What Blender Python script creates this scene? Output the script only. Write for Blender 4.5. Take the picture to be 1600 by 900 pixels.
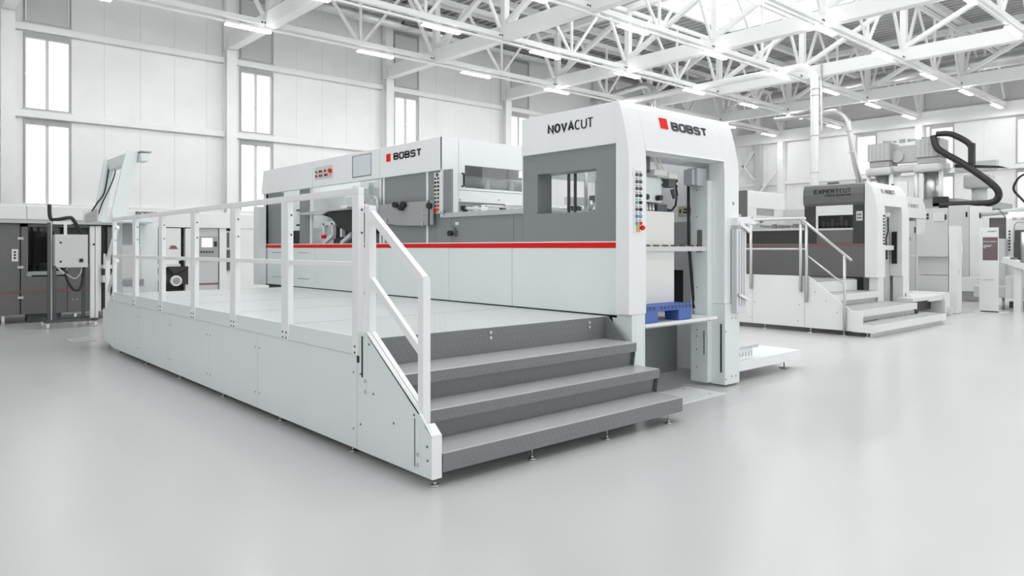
import bpy, bmesh, math, random
from mathutils import Vector, Matrix

RND = random.Random(11)
SC = bpy.context.scene
COL = SC.collection
for _o in list(bpy.data.objects):
    bpy.data.objects.remove(_o, do_unlink=True)

# ------------------------------------------------------------------ camera
# x runs along the back wall, y along the main machine, z up, metres
cam_d = bpy.data.cameras.new('camera')
cam = bpy.data.objects.new('camera', cam_d)
COL.objects.link(cam)
cam.location = (0, 0, 1.55)
cam.rotation_euler = (math.radians(90), 0, math.radians(48.35 - 90))
cam_d.sensor_width = 36.0
cam_d.lens = 1125 / 1600 * 36
cam_d.shift_y = -63 / 1600
cam_d.clip_end = 300
SC.camera = cam

# ------------------------------------------------------------------ overcast daylight
wd = bpy.data.worlds.new('overcast_sky')
SC.world = wd
wd.use_nodes = True
wd.node_tree.nodes['Background'].inputs[0].default_value = (1.0, 1.0, 1.0, 1)
wd.node_tree.nodes['Background'].inputs[1].default_value = 1.3
SC.view_settings.view_transform = 'Standard'
SC.view_settings.look = 'None'
SC.view_settings.gamma = 1
SC.view_settings.use_curve_mapping = False
SC.view_settings.exposure = 0.53
SC.cycles.caustics_reflective = False
SC.cycles.caustics_refractive = False
SC.cycles.max_bounces = 8
SC.cycles.diffuse_bounces = 5
SC.cycles.transparent_max_bounces = 16
LAMP_STRENGTH = 36.0

# ------------------------------------------------------------------ materials
MATS = {}
def mat(name, col, rough=0.5, metal=0.0, var=0.02, bump=0.0, bscale=40.0, coat=0.0, spec=0.5):
    m = bpy.data.materials.new(name)
    m.use_nodes = True
    nt = m.node_tree
    b = nt.nodes['Principled BSDF']
    b.inputs['Roughness'].default_value = rough
    b.inputs['Metallic'].default_value = metal
    b.inputs['Specular IOR Level'].default_value = spec
    b.inputs['Coat Weight'].default_value = coat
    b.inputs['Coat Roughness'].default_value = 0.1
    tc = nt.nodes.new('ShaderNodeTexCoord')
    no = nt.nodes.new('ShaderNodeTexNoise')
    no.inputs['Scale'].default_value = 1.7
    no.inputs['Detail'].default_value = 3
    nt.links.new(tc.outputs['Object'], no.inputs['Vector'])
    rp = nt.nodes.new('ShaderNodeValToRGB')
    lo = [max(0, c * (1 - var)) for c in col]
    hi = [min(1, c * (1 + var)) for c in col]
    rp.color_ramp.elements[0].position = 0.3
    rp.color_ramp.elements[1].position = 0.7
    rp.color_ramp.elements[0].color = (*lo, 1)
    rp.color_ramp.elements[1].color = (*hi, 1)
    nt.links.new(no.outputs['Fac'], rp.inputs['Fac'])
    nt.links.new(rp.outputs['Color'], b.inputs['Base Color'])
    if bump:
        n2 = nt.nodes.new('ShaderNodeTexNoise')
        n2.inputs['Scale'].default_value = bscale
        bp = nt.nodes.new('ShaderNodeBump')
        bp.inputs['Strength'].default_value = bump
        bp.inputs['Distance'].default_value = 0.004
        nt.links.new(tc.outputs['Object'], n2.inputs['Vector'])
        nt.links.new(n2.outputs['Fac'], bp.inputs['Height'])
        nt.links.new(bp.outputs['Normal'], b.inputs['Normal'])
    MATS[name] = m
    return m

def mat_tear(name, col, rough, sx, sy, strength, metal=0.0):
    """pressed sheet with rows of little raised tears"""
    m = mat(name, col, rough, metal)
    nt = m.node_tree
    b = nt.nodes['Principled BSDF']
    tc = nt.nodes.new('ShaderNodeTexCoord')
    mp = nt.nodes.new('ShaderNodeMapping')
    mp.inputs['Rotation'].default_value = (math.radians(45), 0, math.radians(45))
    mp.inputs['Scale'].default_value = (sx, sy, sx)
    vo = nt.nodes.new('ShaderNodeTexVoronoi')
    vo.inputs['Scale'].default_value = 1
    vo.inputs['Randomness'].default_value = 0.0
    rp = nt.nodes.new('ShaderNodeMapRange')
    rp.inputs['From Min'].default_value = 0.1
    rp.inputs['From Max'].default_value = 0.42
    rp.inputs['To Min'].default_value = 1
    rp.inputs['To Max'].default_value = 0
    bp = nt.nodes.new('ShaderNodeBump')
    bp.inputs['Strength'].default_value = strength
    bp.inputs['Distance'].default_value = 0.006
    nt.links.new(tc.outputs['Object'], mp.inputs['Vector'])
    nt.links.new(mp.outputs['Vector'], vo.inputs['Vector'])
    nt.links.new(vo.outputs['Distance'], rp.inputs['Value'])
    nt.links.new(rp.outputs['Result'], bp.inputs['Height'])
    nt.links.new(bp.outputs['Normal'], b.inputs['Normal'])
    return m

def mat_emit(name, col, s):
    m = bpy.data.materials.new(name)
    m.use_nodes = True
    nt = m.node_tree
    nt.nodes.remove(nt.nodes['Principled BSDF'])
    e = nt.nodes.new('ShaderNodeEmission')
    e.inputs[0].default_value = (*col, 1)
    e.inputs[1].default_value = s
    nt.links.new(e.outputs[0], nt.nodes['Material Output'].inputs[0])
    MATS[name] = m
    return m

def mat_glass(name, tint=(0.97, 0.98, 0.98), gloss=0.05):
    m = bpy.data.materials.new(name)
    m.use_nodes = True
    nt = m.node_tree
    nt.nodes.remove(nt.nodes['Principled BSDF'])
    t = nt.nodes.new('ShaderNodeBsdfTransparent')
    t.inputs[0].default_value = (*tint, 1)
    g = nt.nodes.new('ShaderNodeBsdfGlossy')
    g.inputs['Roughness'].default_value = 0.03
    mx = nt.nodes.new('ShaderNodeMixShader')
    mx.inputs[0].default_value = gloss
    nt.links.new(t.outputs[0], mx.inputs[1])
    nt.links.new(g.outputs[0], mx.inputs[2])
    nt.links.new(mx.outputs[0], nt.nodes['Material Output'].inputs[0])
    MATS[name] = m
    return m

mat('hall_white', (0.90, 0.90, 0.90), 0.45)
mat('wall_white', (0.88, 0.88, 0.88), 0.32)
mat('steel_white', (0.90, 0.90, 0.90), 0.4)
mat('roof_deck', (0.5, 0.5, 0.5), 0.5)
mat('paint', (0.795, 0.85, 0.842), 0.38, var=0.01)
mat('paint_white', (0.87, 0.885, 0.895), 0.34, var=0.01)
mat('rail_white', (0.90, 0.91, 0.912), 0.38, var=0.01)
mat('grey', (0.25, 0.265, 0.275), 0.42, var=0.015)
mat('grey_mid', (0.36, 0.37, 0.37), 0.45)
mat('grey_light', (0.55, 0.56, 0.56), 0.45)
mat('grey_pale', (0.66, 0.66, 0.66), 0.42)
mat('grey_dark', (0.09, 0.095, 0.097), 0.45)
mat('black', (0.012, 0.012, 0.013), 0.45)
mat('rubber', (0.02, 0.02, 0.021), 0.6)
mat('ink', (0.015, 0.016, 0.018), 0.5)
mat('ink_grey', (0.05, 0.05, 0.054), 0.5)
mat('red', (0.86, 0.006, 0.004), 0.45, spec=0.2)
mat('red_soft', (0.24, 0.10, 0.105), 0.45)
mat('orange', (0.85, 0.10, 0.04), 0.5)
mat('blue', (0.075, 0.15, 0.45), 0.5)
mat('navy', (0.05, 0.075, 0.16), 0.5)
mat('green', (0.02, 0.16, 0.09), 0.4)
mat('teal', (0.12, 0.45, 0.38), 0.4)
mat('lens_blue', (0.12, 0.25, 0.62), 0.35)
mat('yellow', (0.62, 0.52, 0.22), 0.5)
mat('paper', (0.80, 0.80, 0.77), 0.8)
mat('plate_tan', (0.50, 0.48, 0.38), 0.5)
mat('steel', (0.62, 0.62, 0.62), 0.3, 0.9)
mat('steel_dark', (0.25, 0.25, 0.25), 0.4, 0.8)
mat('galvanised', (0.72, 0.72, 0.72), 0.32, 0.85, var=0.12)
mat('alu', (0.62, 0.64, 0.66), 0.42, 0.6)
mat('far_grey', (0.13, 0.13, 0.13), 0.42)
mat('far_dark', (0.035, 0.035, 0.035), 0.4)
mat('far_white', (0.78, 0.78, 0.78), 0.4)
mat('far_light', (0.58, 0.58, 0.58), 0.42)
mat('press_grey', (0.42, 0.42, 0.42), 0.5, var=0.06)
mat('left_grey', (0.15, 0.15, 0.15), 0.42)
mat('mauve', (0.16, 0.115, 0.12), 0.5)
mat('screen', (0.70, 0.75, 0.80), 0.2)
mat('concrete', (0.5, 0.5, 0.5), 0.8)
mat('frame_grey', (0.42, 0.42, 0.42), 0.45)
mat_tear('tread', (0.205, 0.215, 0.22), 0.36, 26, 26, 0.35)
mat_tear('tread_lit', (0.47, 0.475, 0.485), 0.3, 26, 26, 0.0)  # same painted metal as the tread, lightened for light falling on upward faces
mat_tear('deck', (0.62, 0.65, 0.65), 0.34, 24, 24, 0.8)
mat_tear('far_deck', (0.42, 0.42, 0.42), 0.4, 24, 24, 0.3)
mat_emit('tube_light', (1, 1, 1), LAMP_STRENGTH)
mat_emit('display', (0.86, 0.87, 0.95), 0.9)
mat_glass('glass')
mat_glass('smoked_glass', (0.45, 0.45, 0.45), 0.04)
mat_glass('guard_glass', (0.86, 0.88, 0.88), 0.10)

# epoxy floor: pale grey, soft mirror, faint large-scale unevenness of the coat
fm = mat('epoxy', (0.60, 0.60, 0.601), 0.24, var=0.004)
_nt = fm.node_tree
_b = _nt.nodes['Principled BSDF']
_tc = _nt.nodes.new('ShaderNodeTexCoord')
_n = _nt.nodes.new('ShaderNodeTexNoise')
_n.inputs['Scale'].default_value = 0.5
_n.inputs['Detail'].default_value = 0
_mr = _nt.nodes.new('ShaderNodeMapRange')
_mr.inputs['To Min'].default_value = 0.22
_mr.inputs['To Max'].default_value = 0.27
_nt.links.new(_tc.outputs['Object'], _n.inputs['Vector'])
_nt.links.new(_n.outputs['Fac'], _mr.inputs['Value'])
_nt.links.new(_mr.outputs['Result'], _b.inputs['Roughness'])
_n3 = _nt.nodes.new('ShaderNodeTexNoise')
_n3.inputs['Scale'].default_value = 0.5
_bp = _nt.nodes.new('ShaderNodeBump')
_bp.inputs['Strength'].default_value = 0.03
_bp.inputs['Distance'].default_value = 0.02
_nt.links.new(_tc.outputs['Object'], _n3.inputs['Vector'])
_nt.links.new(_n3.outputs['Fac'], _bp.inputs['Height'])

# ------------------------------------------------------------------ mesh kit
class K:
    """collects shapes in world coordinates"""
    def __init__(s):
        s.bm = bmesh.new()
    def faces(s, vs, fs):
        v = [s.bm.verts.new(p) for p in vs]
        for f in fs:
            try:
                s.bm.faces.new([v[i] for i in f])
            except ValueError:
                pass
        return v
    def box(s, x0, x1, y0, y1, z0, z1, bev=0.0):
        v = s.faces([(x0, y0, z0), (x1, y0, z0), (x1, y1, z0), (x0, y1, z0), (x0, y0, z1), (x1, y0, z1), (x1, y1, z1), (x0, y1, z1)],
                    [(3, 2, 1, 0), (4, 5, 6, 7), (0, 1, 5, 4), (1, 2, 6, 5), (2, 3, 7, 6), (3, 0, 4, 7)])
        if bev:
            es = set(e for q in v for e in q.link_edges)
            bmesh.ops.bevel(s.bm, geom=list(es), offset=bev, segments=2, profile=0.6, affect='EDGES')
        return s
    def obox(s, c, size, ax):
        """box by centre, size and three axes"""
        c = Vector(c)
        a, b, d = [Vector(q).normalized() * (w / 2) for q, w in zip(ax, size)]
        v = [c - a - b - d, c + a - b - d, c + a + b - d, c - a + b - d, c - a - b + d, c + a - b + d, c + a + b + d, c - a + b + d]
        s.faces(v, [(3, 2, 1, 0), (4, 5, 6, 7), (0, 1, 5, 4), (1, 2, 6, 5), (2, 3, 7, 6), (3, 0, 4, 7)])
        return s
    def bar(s, p0, p1, w, h, up=(0, 0, 1)):
        p0, p1 = Vector(p0), Vector(p1)
        d = p1 - p0
        L = d.length
        d.normalize()
        u = Vector(up)
        sd = d.cross(u)
        if sd.length < 1e-4:
            u = Vector((1, 0, 0))
            sd = d.cross(u)
        sd.normalize()
        u = sd.cross(d)
        return s.obox((p0 + p1) / 2, (L, w, h), (d, sd, u))
    def cyl(s, p0, p1, r, n=12, r2=None, caps=True):
        p0, p1 = Vector(p0), Vector(p1)
        d = (p1 - p0).normalized()
        u = d.orthogonal().normalized()
        w = d.cross(u)
        r2 = r if r2 is None else r2
        a = [s.bm.verts.new(p0 + (u * math.cos(t) + w * math.sin(t)) * r) for t in [2 * math.pi * i / n for i in range(n)]]
        b = [s.bm.verts.new(p1 + (u * math.cos(t) + w * math.sin(t)) * r2) for t in [2 * math.pi * i / n for i in range(n)]]
        for i in range(n):
            f = s.bm.faces.new((a[i], a[(i + 1) % n], b[(i + 1) % n], b[i]))
            f.smooth = n > 6
        if caps:
            s.bm.faces.new(a[::-1])
            s.bm.faces.new(b)
        return s
    def tube(s, pts, r, n=8, close=False, flat=None):
        """round tube (or flat strip section w,h) swept along a polyline"""
        pts = [Vector(p) for p in pts]
        m = len(pts)
        u = None
        rings = []
        for i, p in enumerate(pts):
            d = (pts[min(i + 1, m - 1)] - pts[max(i - 1, 0)]).normalized()
            if u is None:
                u = d.orthogonal().normalized() if flat is None else (Vector(flat[2]) - d * d.dot(Vector(flat[2]))).normalized()
            else:
                u = (u - d * u.dot(d)).normalized()
            w = d.cross(u)
            if flat is None:
                rings.append([s.bm.verts.new(p + (u * math.cos(t) + w * math.sin(t)) * r) for t in [2 * math.pi * k / n for k in range(n)]])
            else:
                a, b = flat[0] / 2, flat[1] / 2
                rings.append([s.bm.verts.new(p + w * x + u * y) for x, y in ((-a, -b), (a, -b), (a, b), (-a, b))])
        for i in range(m - 1):
            k = len(rings[i])
            for j in range(k):
                f = s.bm.faces.new((rings[i][j], rings[i][(j + 1) % k], rings[i + 1][(j + 1) % k], rings[i + 1][j]))
                f.smooth = flat is None
        s.bm.faces.new(rings[0][::-1])
        s.bm.faces.new(rings[-1])
        return s
    def prism(s, poly, axis, a0, a1, bev=0.0):
        """polygon in the plane normal to axis, extruded from a0 to a1 (x: (y,z), y: (x,z), z: (x,y))"""
        def P(q, a):
            return (a, q[0], q[1]) if axis == 'x' else (q[0], a, q[1]) if axis == 'y' else (q[0], q[1], a)
        n = len(poly)
        v = s.faces([P(q, a0) for q in poly] + [P(q, a1) for q in poly],
                    [tuple(range(n)), tuple(range(2 * n - 1, n - 1, -1))] + [(i, n + i, n + (i + 1) % n, (i + 1) % n) for i in range(n)])
        if bev:
            es = set(e for q in v for e in q.link_edges)
            bmesh.ops.bevel(s.bm, geom=list(es), offset=bev, segments=2, profile=0.6, affect='EDGES')
        return s

ORG = {}
TINY = {'screw', 'bolt', 'hub_bolt', 'splice_bolts', 'panel_slot', 'text_line', 'deck_joint', 'panel_joint', 'plate_print', 'slot', 'box_lock', 'post_groove',
        'head_rib', 'panel_lock', 'plate_screw', 'top_fitting', 'letter', 'perforated_riser'}
WHOLE = {'column', 'wall_backing', 'rooflight_kerb', 'stringer_flange', 'window_reveal', 'far_side_panel', 'end_panel', 'guard_door', 'cover_hinge', 'valve_body', 'levelling_foot',
         'tread', 'emergency_stop', 'support_bracket', 'sign_frame', 'flange_hub', 'caster', 'arm_tray', 'shutter', 'suction_head', 'cylinder_head', 'base_frame', 'cable_tray', 'brace',
         'bracket_flap', 'hand_wheel', 'wheel_hub', 'round_cover', 'rail_end', 'hub_shaft', 'carriage_end', 'edge_beam'}
def islands(bm):
    seen, out = set(), []
    for v in bm.verts:
        if v in seen:
            continue
        st, g = [v], []
        seen.add(v)
        while st:
            q = st.pop()
            g.append(q)
            for e in q.link_edges:
                w = e.other_vert(q)
                if w not in seen:
                    seen.add(w)
                    st.append(w)
        out.append(g)
    return out
def obj(name, k, m, parent=None, smooth=False):
    """one object for each separate piece the kit holds; returns the first"""
    if parent is not None and name not in TINY and name not in WHOLE and not (name == 'grey_side_panel' or name == 'front_panel'):
        isl = islands(k.bm)
        if len(isl) > 1:
            first = None
            for g in isl:
                idx = {v: i for i, v in enumerate(g)}
                k2 = K()
                vs = [k2.bm.verts.new(v.co) for v in g]
                for f in set(f for v in g for f in v.link_faces):
                    nf = k2.bm.faces.new([vs[idx[v]] for v in f.verts])
                    nf.smooth = f.smooth
                o = obj1(name, k2, m, parent, smooth)
                first = first or o
            k.bm.free()
            return first
    o = obj1(name, k, m, parent, smooth)
    if name in TINY and name != 'letter' and parent is not None:
        o['kind'] = 'stuff'
    return o
def obj1(name, k, m, parent=None, smooth=False):
    """one mesh object; its verts are stored relative to its thing's base point"""
    o0 = ORG.get(parent.name, Vector((0, 0, 0))) if parent else Vector((0, 0, 0))
    bm = k.bm
    bmesh.ops.recalc_face_normals(bm, faces=bm.faces[:])
    if parent:
        bmesh.ops.translate(bm, verts=bm.verts[:], vec=-o0)
    me = bpy.data.meshes.new(name)
    bm.to_mesh(me)
    bm.free()
    if smooth:
        for p in me.polygons:
            p.use_smooth = True
    me.materials.append(MATS[m])
    o = bpy.data.objects.new(name, me)
    COL.objects.link(o)
    if parent:
        o.parent = parent
    ORG[o.name] = o0.copy()
    return o
def dup(src, d, parent=None, name=None):
    """a copy of one mesh moved by d, same mesh data"""
    c = src.copy()
    if name:
        c.name = name
    COL.objects.link(c)
    if parent is not None:
        c.parent = parent
    c.location = Vector(src.location) + Vector(d)
    ORG[c.name] = ORG[src.name] + Vector(d)
    return c
def thing(name, label, cat, loc, group=None):
    e = bpy.data.objects.new(name, None)
    COL.objects.link(e)
    e.empty_display_size = 0.2
    e.location = loc
    e['label'] = label
    e['category'] = cat
    if group:
        e['group'] = group
    ORG[e.name] = Vector(loc)
    return e
def tag(o, label, cat, group=None):
    o['label'] = label
    o['category'] = cat
    if group:
        o['group'] = group
    return o
def copy_thing(root, d, label, group=None):
    """a thing with its parts and sub-parts, moved by d"""
    r = root.copy()
    COL.objects.link(r)
    r.location = Vector(root.location) + Vector(d)
    r['label'] = label
    if group:
        r['group'] = group
    for ch in list(root.children):
        c = ch.copy()
        COL.objects.link(c)
        c.parent = r
        for g in list(ch.children):
            q = g.copy()
            COL.objects.link(q)
            q.parent = c
    return r
def struct(name, label=None):
    e = bpy.data.objects.new(name, None)
    COL.objects.link(e)
    e['kind'] = 'structure'
    if label:
        e['label'] = label
    ORG[e.name] = Vector((0, 0, 0))
    return e

# ------------------------------------------------------------------ stroke lettering
def arc(cx, cy, rx, ry, a0, a1, n=8):
    return [(cx + rx * math.cos(math.radians(a0 + (a1 - a0) * i / n)), cy + ry * math.sin(math.radians(a0 + (a1 - a0) * i / n))) for i in range(n + 1)]
def rrect(x0, y0, x1, y1, r, n=3):
    return arc(x1 - r, y1 - r, r, r, 90, 0, n) + arc(x1 - r, y0 + r, r, r, 0, -90, n) + arc(x0 + r, y0 + r, r, r, 270, 180, n) + arc(x0 + r, y1 - r, r, r, 180, 90, n)
def glyph(ch, w, sq=False):
    r = 0.2 if sq else 0.0
    if ch == 'B':
        return [[(0, 0), (0, 1), (w - .16, 1)] + arc(w - .16, .76, .14, .24, 90, -90, 5) + [(0, .52)],
                [(0, .52), (w - .14, .52)] + arc(w - .14, .26, .14, .26, 90, -90, 5) + [(0, 0)]]
    if ch == 'O':
        q = rrect(0, 0, w, 1, .22) if sq else arc(w / 2, .5, w / 2, .5, 90, -270, 22)
        return [q + [q[0]]] if sq else [q]
    if ch == 'S':
        if sq:
            return [[(w, .82)] + arc(w - .18, .82, .18, .18, 0, 90, 3) + arc(.2, .77, .2, .23, 90, 270, 5) + arc(w - .2, .27, .2, .27, 90, -90, 5) + arc(.18, .18, .18, .18, 270, 180, 3)]
        return [arc(w / 2, .76, w / 2, .24, 30, 270, 8) + arc(w / 2, .26, w / 2, .26, 90, -150, 8)]
    if ch == 'T':
        return [[(0, 1), (w, 1)], [(w / 2, 0), (w / 2, .98)]]
    if ch == 'N':
        return [[(0, 0), (0, 1), (w, 0), (w, 1)]]
    if ch == 'V':
        return [[(0, 1), (w / 2, 0), (w, 1)]]
    if ch == 'A':
        return [[(0, 0), (w / 2, 1), (w, 0)], [(.2 * w, .32), (.8 * w, .32)]]
    if ch == 'C':
        return [arc(w / 2, .5, w / 2, .5, 50, 310, 16)]
    if ch == 'U':
        return [[(0, 1), (0, .32)] + arc(w / 2, .32, w / 2, .32, 180, 360, 10) + [(w, 1)]]
    if ch == 'E':
        return [[(w, 1), (0, 1), (0, 0), (w, 0)], [(0, .52), (w * .9, .52)]]
    if ch == 'X':
        return [[(0, 0), (w, 1)], [(0, 1), (w, 0)]]
    if ch in 'PR':
        q = [[(0, 0), (0, 1), (w - .25, 1)] + arc(w - .25, .74, .25, .26, 90, -90, 6) + [(0, .48)]]
        return q + ([[(w * .5, .48), (w, 0)]] if ch == 'R' else [])
    if ch == 'W':
        return [[(0, 1), (w * .25, 0), (w * .5, 1), (w * .75, 0), (w, 1)]]
    if ch == 'G':
        return [arc(w / 2, .5, w / 2, .5, 50, 330, 14) + [(w, .46), (w * .55, .46)]]
    if ch == 'I':
        return [[(0, 0), (0, 1)]]
    if ch == 'M':
        return [[(0, 0), (0, 1), (w / 2, .2), (w, 1), (w, 0)]]
    return []
def ribbon(k, pts, t, place, depth):
    P = []
    for p in pts:
        if not P or (Vector(p) - P[-1]).length > 1e-4:
            P.append(Vector((p[0], p[1])))
    n = len(P)
    closed = (P[0] - P[-1]).length < 1e-6
    L, Rr = [], []
    for i in range(n):
        if closed and i in (0, n - 1):
            a, b = P[0] - P[-2], P[1] - P[0]
        else:
            a = P[i] - P[i - 1] if i else P[1] - P[0]
            b = P[i + 1] - P[i] if i < n - 1 else a
        a.normalize()
        b.normalize()
        na, nb = Vector((-a.y, a.x)), Vector((-b.y, b.x))
        mm = na + nb
        if mm.length < 0.3:
            mm = na
        mm.normalize()
        q = mm * (t / 2 / max(0.45, mm.dot(na)))
        L.append(P[i] + q)
        Rr.append(P[i] - q)
    vs = []
    for i in range(n):
        for q in (L[i], Rr[i]):
            vs.append(place(q.x, q.y, depth))
        for q in (L[i], Rr[i]):
            vs.append(place(q.x, q.y, 0))
    fs = []
    for i in range(n - 1):
        a, b = 4 * i, 4 * (i + 1)
        fs += [(a, a + 1, b + 1, b), (a, b, b + 2, a + 2), (a + 1, a + 3, b + 3, b + 1)]
    fs += [(0, 2, 3, 1), (4 * n - 4, 4 * n - 3, 4 * n - 1, 4 * n - 2)]
    k.faces(vs, fs)
def lettering(name, text, o, u, v, h, m, parent, weight=0.2, width=0.62, gap=0.2, sq=False, depth=0.004, weights=None, total=None):
    """raised letters: o lower left corner, u reading direction, v up, h cap height"""
    o, u, v = Vector(o), Vector(u).normalized(), Vector(v).normalized()
    nrm = u.cross(v)
    adv = 0.0
    items = []
    for i, ch in enumerate(text):
        wt = weights[i] if weights else weight
        if ch == ' ':
            adv += 0.45
            continue
        w = {'I': 0.0001, 'W': width * 1.35, 'M': width * 1.25}.get(ch, width)
        items.append((ch, w, wt, adv))
        adv += w + wt + gap
    sx = h if total is None else total / (adv - gap)
    root = None
    for ch, w, wt, a in items:
        k = K()
        def place(x, y, d, a=a, wt=wt):
            return o + u * ((a + wt / 2 + x) * sx) + v * ((wt / 2 + y * (1 - wt)) * h) + nrm * d
        for pl in glyph(ch, w, sq):
            ribbon(k, pl, wt, lambda x, y, d: place(x, y, d), depth)
        obj('letter', k, m, parent)
    return adv * sx

# ================================================================== the hall
XW, YW, ZR = 36.0, 22.0, 10.0
X0H, Y0H = -14.0, -14.2
LB, FB = (5.6, 9.6), (1.2, 9.0)      # added glazed bands letting daylight in through the unseen walls behind the camera

k = K(); k.box(X0H, XW + .3, Y0H, YW + .3, -0.2, 0.0)
o = obj('floor', k, 'epoxy'); o['kind'] = 'structure'; o['label'] = 'pale grey glossy epoxy floor'
# inspection hatch let into the floor
k = K(); k.box(2.42, 2.80, 13.55, 14.15, 0.0, 0.004)
obj('hatch_frame', k, 'grey_mid', o)
k = K(); k.box(2.43, 2.79, 13.56, 14.14, 0.004, 0.006)
obj('hatch_cover', k, 'grey_light', o)

COLX = [-8.49, -2.97, 2.53, 8.05, 13.56, 19.08, 24.6, 30.1, 35.6]
COLY = [-1.2, 5.5, 12.2, 18.9]
BANDS = [(0.05, 2.58), (2.62, 4.86), (5.06, 7.08), (7.28, 9.98)]

def window(name, axis, a0, a1, z0, z1, label, blind=False):
    """steel framed two-light window; axis 'y': in the back wall, 'x': in the side wall"""
    w = struct(name, label)
    def B(k, a, b, d0, d1, z, zz):
        if axis == 'y':
            k.box(a, b, YW + d0, YW + d1, z, zz)
        else:
            k.box(XW + d0, XW + d1, a, b, z, zz)
        return k
    t = 0.05
    for n_, q in (('frame', (a0, a0 + t, z0, z1)), ('frame', (a1 - t, a1, z0, z1)), ('frame', (a0 + t, a1 - t, z0, z0 + t)), ('frame', (a0 + t, a1 - t, z1 - .12, z1))):
        obj('window_' + n_, B(K(), q[0], q[1], -0.03, 0.12, q[2], q[3]), 'frame_grey', w)
    m_ = (a0 + a1) / 2 - 0.04
    if axis == 'x':
        obj('pane', B(K(), a0 + t, a1 - t, 0.06, 0.07, z0 + t, z1 - .12), 'glass', w)
        obj('window_sill', B(K(), a0 - .05, a1 + .02, -0.07, -0.03, z0 - .03, z0 + .015), 'grey_pale', w)
        return w
    obj('mullion', B(K(), m_, m_ + 0.07, 0.03, 0.11, z0 + t, z1 - .12), 'grey_pale', w)
    obj('pane', B(K(), a0 + t, m_, 0.06, 0.07, z0 + t, z1 - .12), 'glass', w)
    obj('pane', B(K(), m_ + .07, a1 - t, 0.06, 0.07, z0 + t, z1 - .12), 'glass', w)
    if blind:
        obj('roller_blind', B(K(), a0 + t + .012, a1 - t - .012, 0.0, 0.02, z0 + t + .015, z1 - .12), 'grey_pale', w)
    obj('window_sill', B(K(), a0 - .05, a1 + .02, -0.07, -0.03, z0 - .03, z0 + .015), 'grey_pale', w)
    return w

# back wall: sandwich panels between steel columns and rails
wb = struct('wall_back', 'white panelled back wall with steel columns')
ref = {}
nw = 0
for i in range(len(COLX) - 1):
    cx, nx = COLX[i], COLX[i + 1]
    wx0, wx1 = cx + 0.36, cx + 1.42
    edges = [cx + .16, wx0, wx1, cx + 2.2, cx + 3.1, cx + 4.0, cx + 4.9, nx - .15]
    for bi, (z0, z1) in enumerate(BANDS):
        for j in range(len(edges) - 1):
            a, b = edges[j], edges[j + 1]
            if j == 1 and bi > 0 and i > 1:
                nw += 1
                row = ('lower', 'middle', 'top')[bi - 1]
                window('window_%d' % nw, 'y', a, b, z0 + .02, z1 - .02 if bi < 3 else 9.3, 'tall %s row window in the back wall, bay %d from the left' % (row, i - 1), blind=bi == 3)
                continue
            kk = K(); kk.box(a + .0015, b - .0015, YW - 0.0, YW + .15, z0, z1, 0.004)
            obj('wall_panel', kk, 'wall_white', wb)
    if i > 1:
        kk = K(); kk.box(wx0, wx1, YW, YW + .15, 9.3, 9.98)
        obj('wall_panel', kk, 'wall_white', wb)
    for z in (2.6, 4.96, 7.18):
        kk = K(); kk.box(cx + .15, nx - .15, YW - .16, YW - .005, z - .085, z + .085, 0.02)
        obj('wall_rail', kk, 'hall_white', wb)
for cx in COLX:
    kk = K(); kk.box(cx - .2, cx + .2, YW + .01, YW + .14, 0, 9.98)
    obj('wall_panel', kk, 'wall_white', wb)
    kk = K()
    kk.box(cx - .15, cx + .15, YW - .36, YW - .34, 0, 7.45)
    kk.box(cx - .15, cx + .15, YW - .03, YW - .005, 0, 7.45)
    kk.box(cx - .012, cx + .012, YW - .34, YW - .03, 0, 7.45)
    kk.box(cx - .14, cx + .14, YW - .3, YW - .03, 7.45, 10)
    obj('column', kk, 'hall_white', wb)
kk = K(); kk.box(X0H, XW + .3, YW + .16, YW + .2, 0, 2.6); kk.box(X0H, COLX[2] - .1, YW + .16, YW + .2, 2.6, 10)
obj('wall_backing', kk, 'wall_white', wb)

# unseen walls behind the camera, added to shape daylight: plinth, glazed band, top
wl = struct('wall_left', 'unseen white panelled wall with a long glazed band added for daylight at the left end of the hall')
wf = struct('wall_front', 'unseen white panelled wall with a long glazed band added for daylight behind the camera')
for i in range(18):
    for z0, z1 in ((0, LB[0]), (LB[1], 9.98)):
        kk = K(); kk.box(-8.65, -8.5, -14 + i * 2 + .002, -12 + i * 2 - .002, z0, z1)
        obj('wall_panel', kk, 'wall_white', wl)
    kk = K(); kk.box(-8.6, -8.54, -14.03 + i * 2, -13.97 + i * 2, LB[0], LB[1])
    obj('glazing_bar', kk, 'hall_white', wl)
    kk = K(); kk.box(-8.58, -8.57, -13.97 + i * 2, -12.03 + i * 2, LB[0], LB[1])
    obj('pane', kk, 'glass', wl)
for i in range(22):
    for z0, z1 in ((0, FB[0]), (FB[1], 9.98)):
        kk = K(); kk.box(-8.5 + i * 2 + .002, -6.5 + i * 2 - .002, -14.15, -14.0, z0, z1)
        obj('wall_panel', kk, 'wall_white', wf)
    kk = K(); kk.box(-8.53 + i * 2, -8.47 + i * 2, -14.1, -14.04, FB[0], FB[1])
    obj('glazing_bar', kk, 'hall_white', wf)
    kk = K(); kk.box(-8.47 + i * 2, -6.53 + i * 2, -14.08, -14.07, FB[0], FB[1])
    obj('pane', kk, 'glass', wf)
for i in range(1, len(COLX) - 1):
    for z0, z1 in ((2.56, 2.66), (4.85, 5.09), (7.05, 7.32)):
        kk = K(); kk.box(COLX[i] + .1, COLX[i + 1] - .1, YW + .02, YW + .14, z0, z1)
        obj('rail_backing', kk, 'wall_white', wb)
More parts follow.
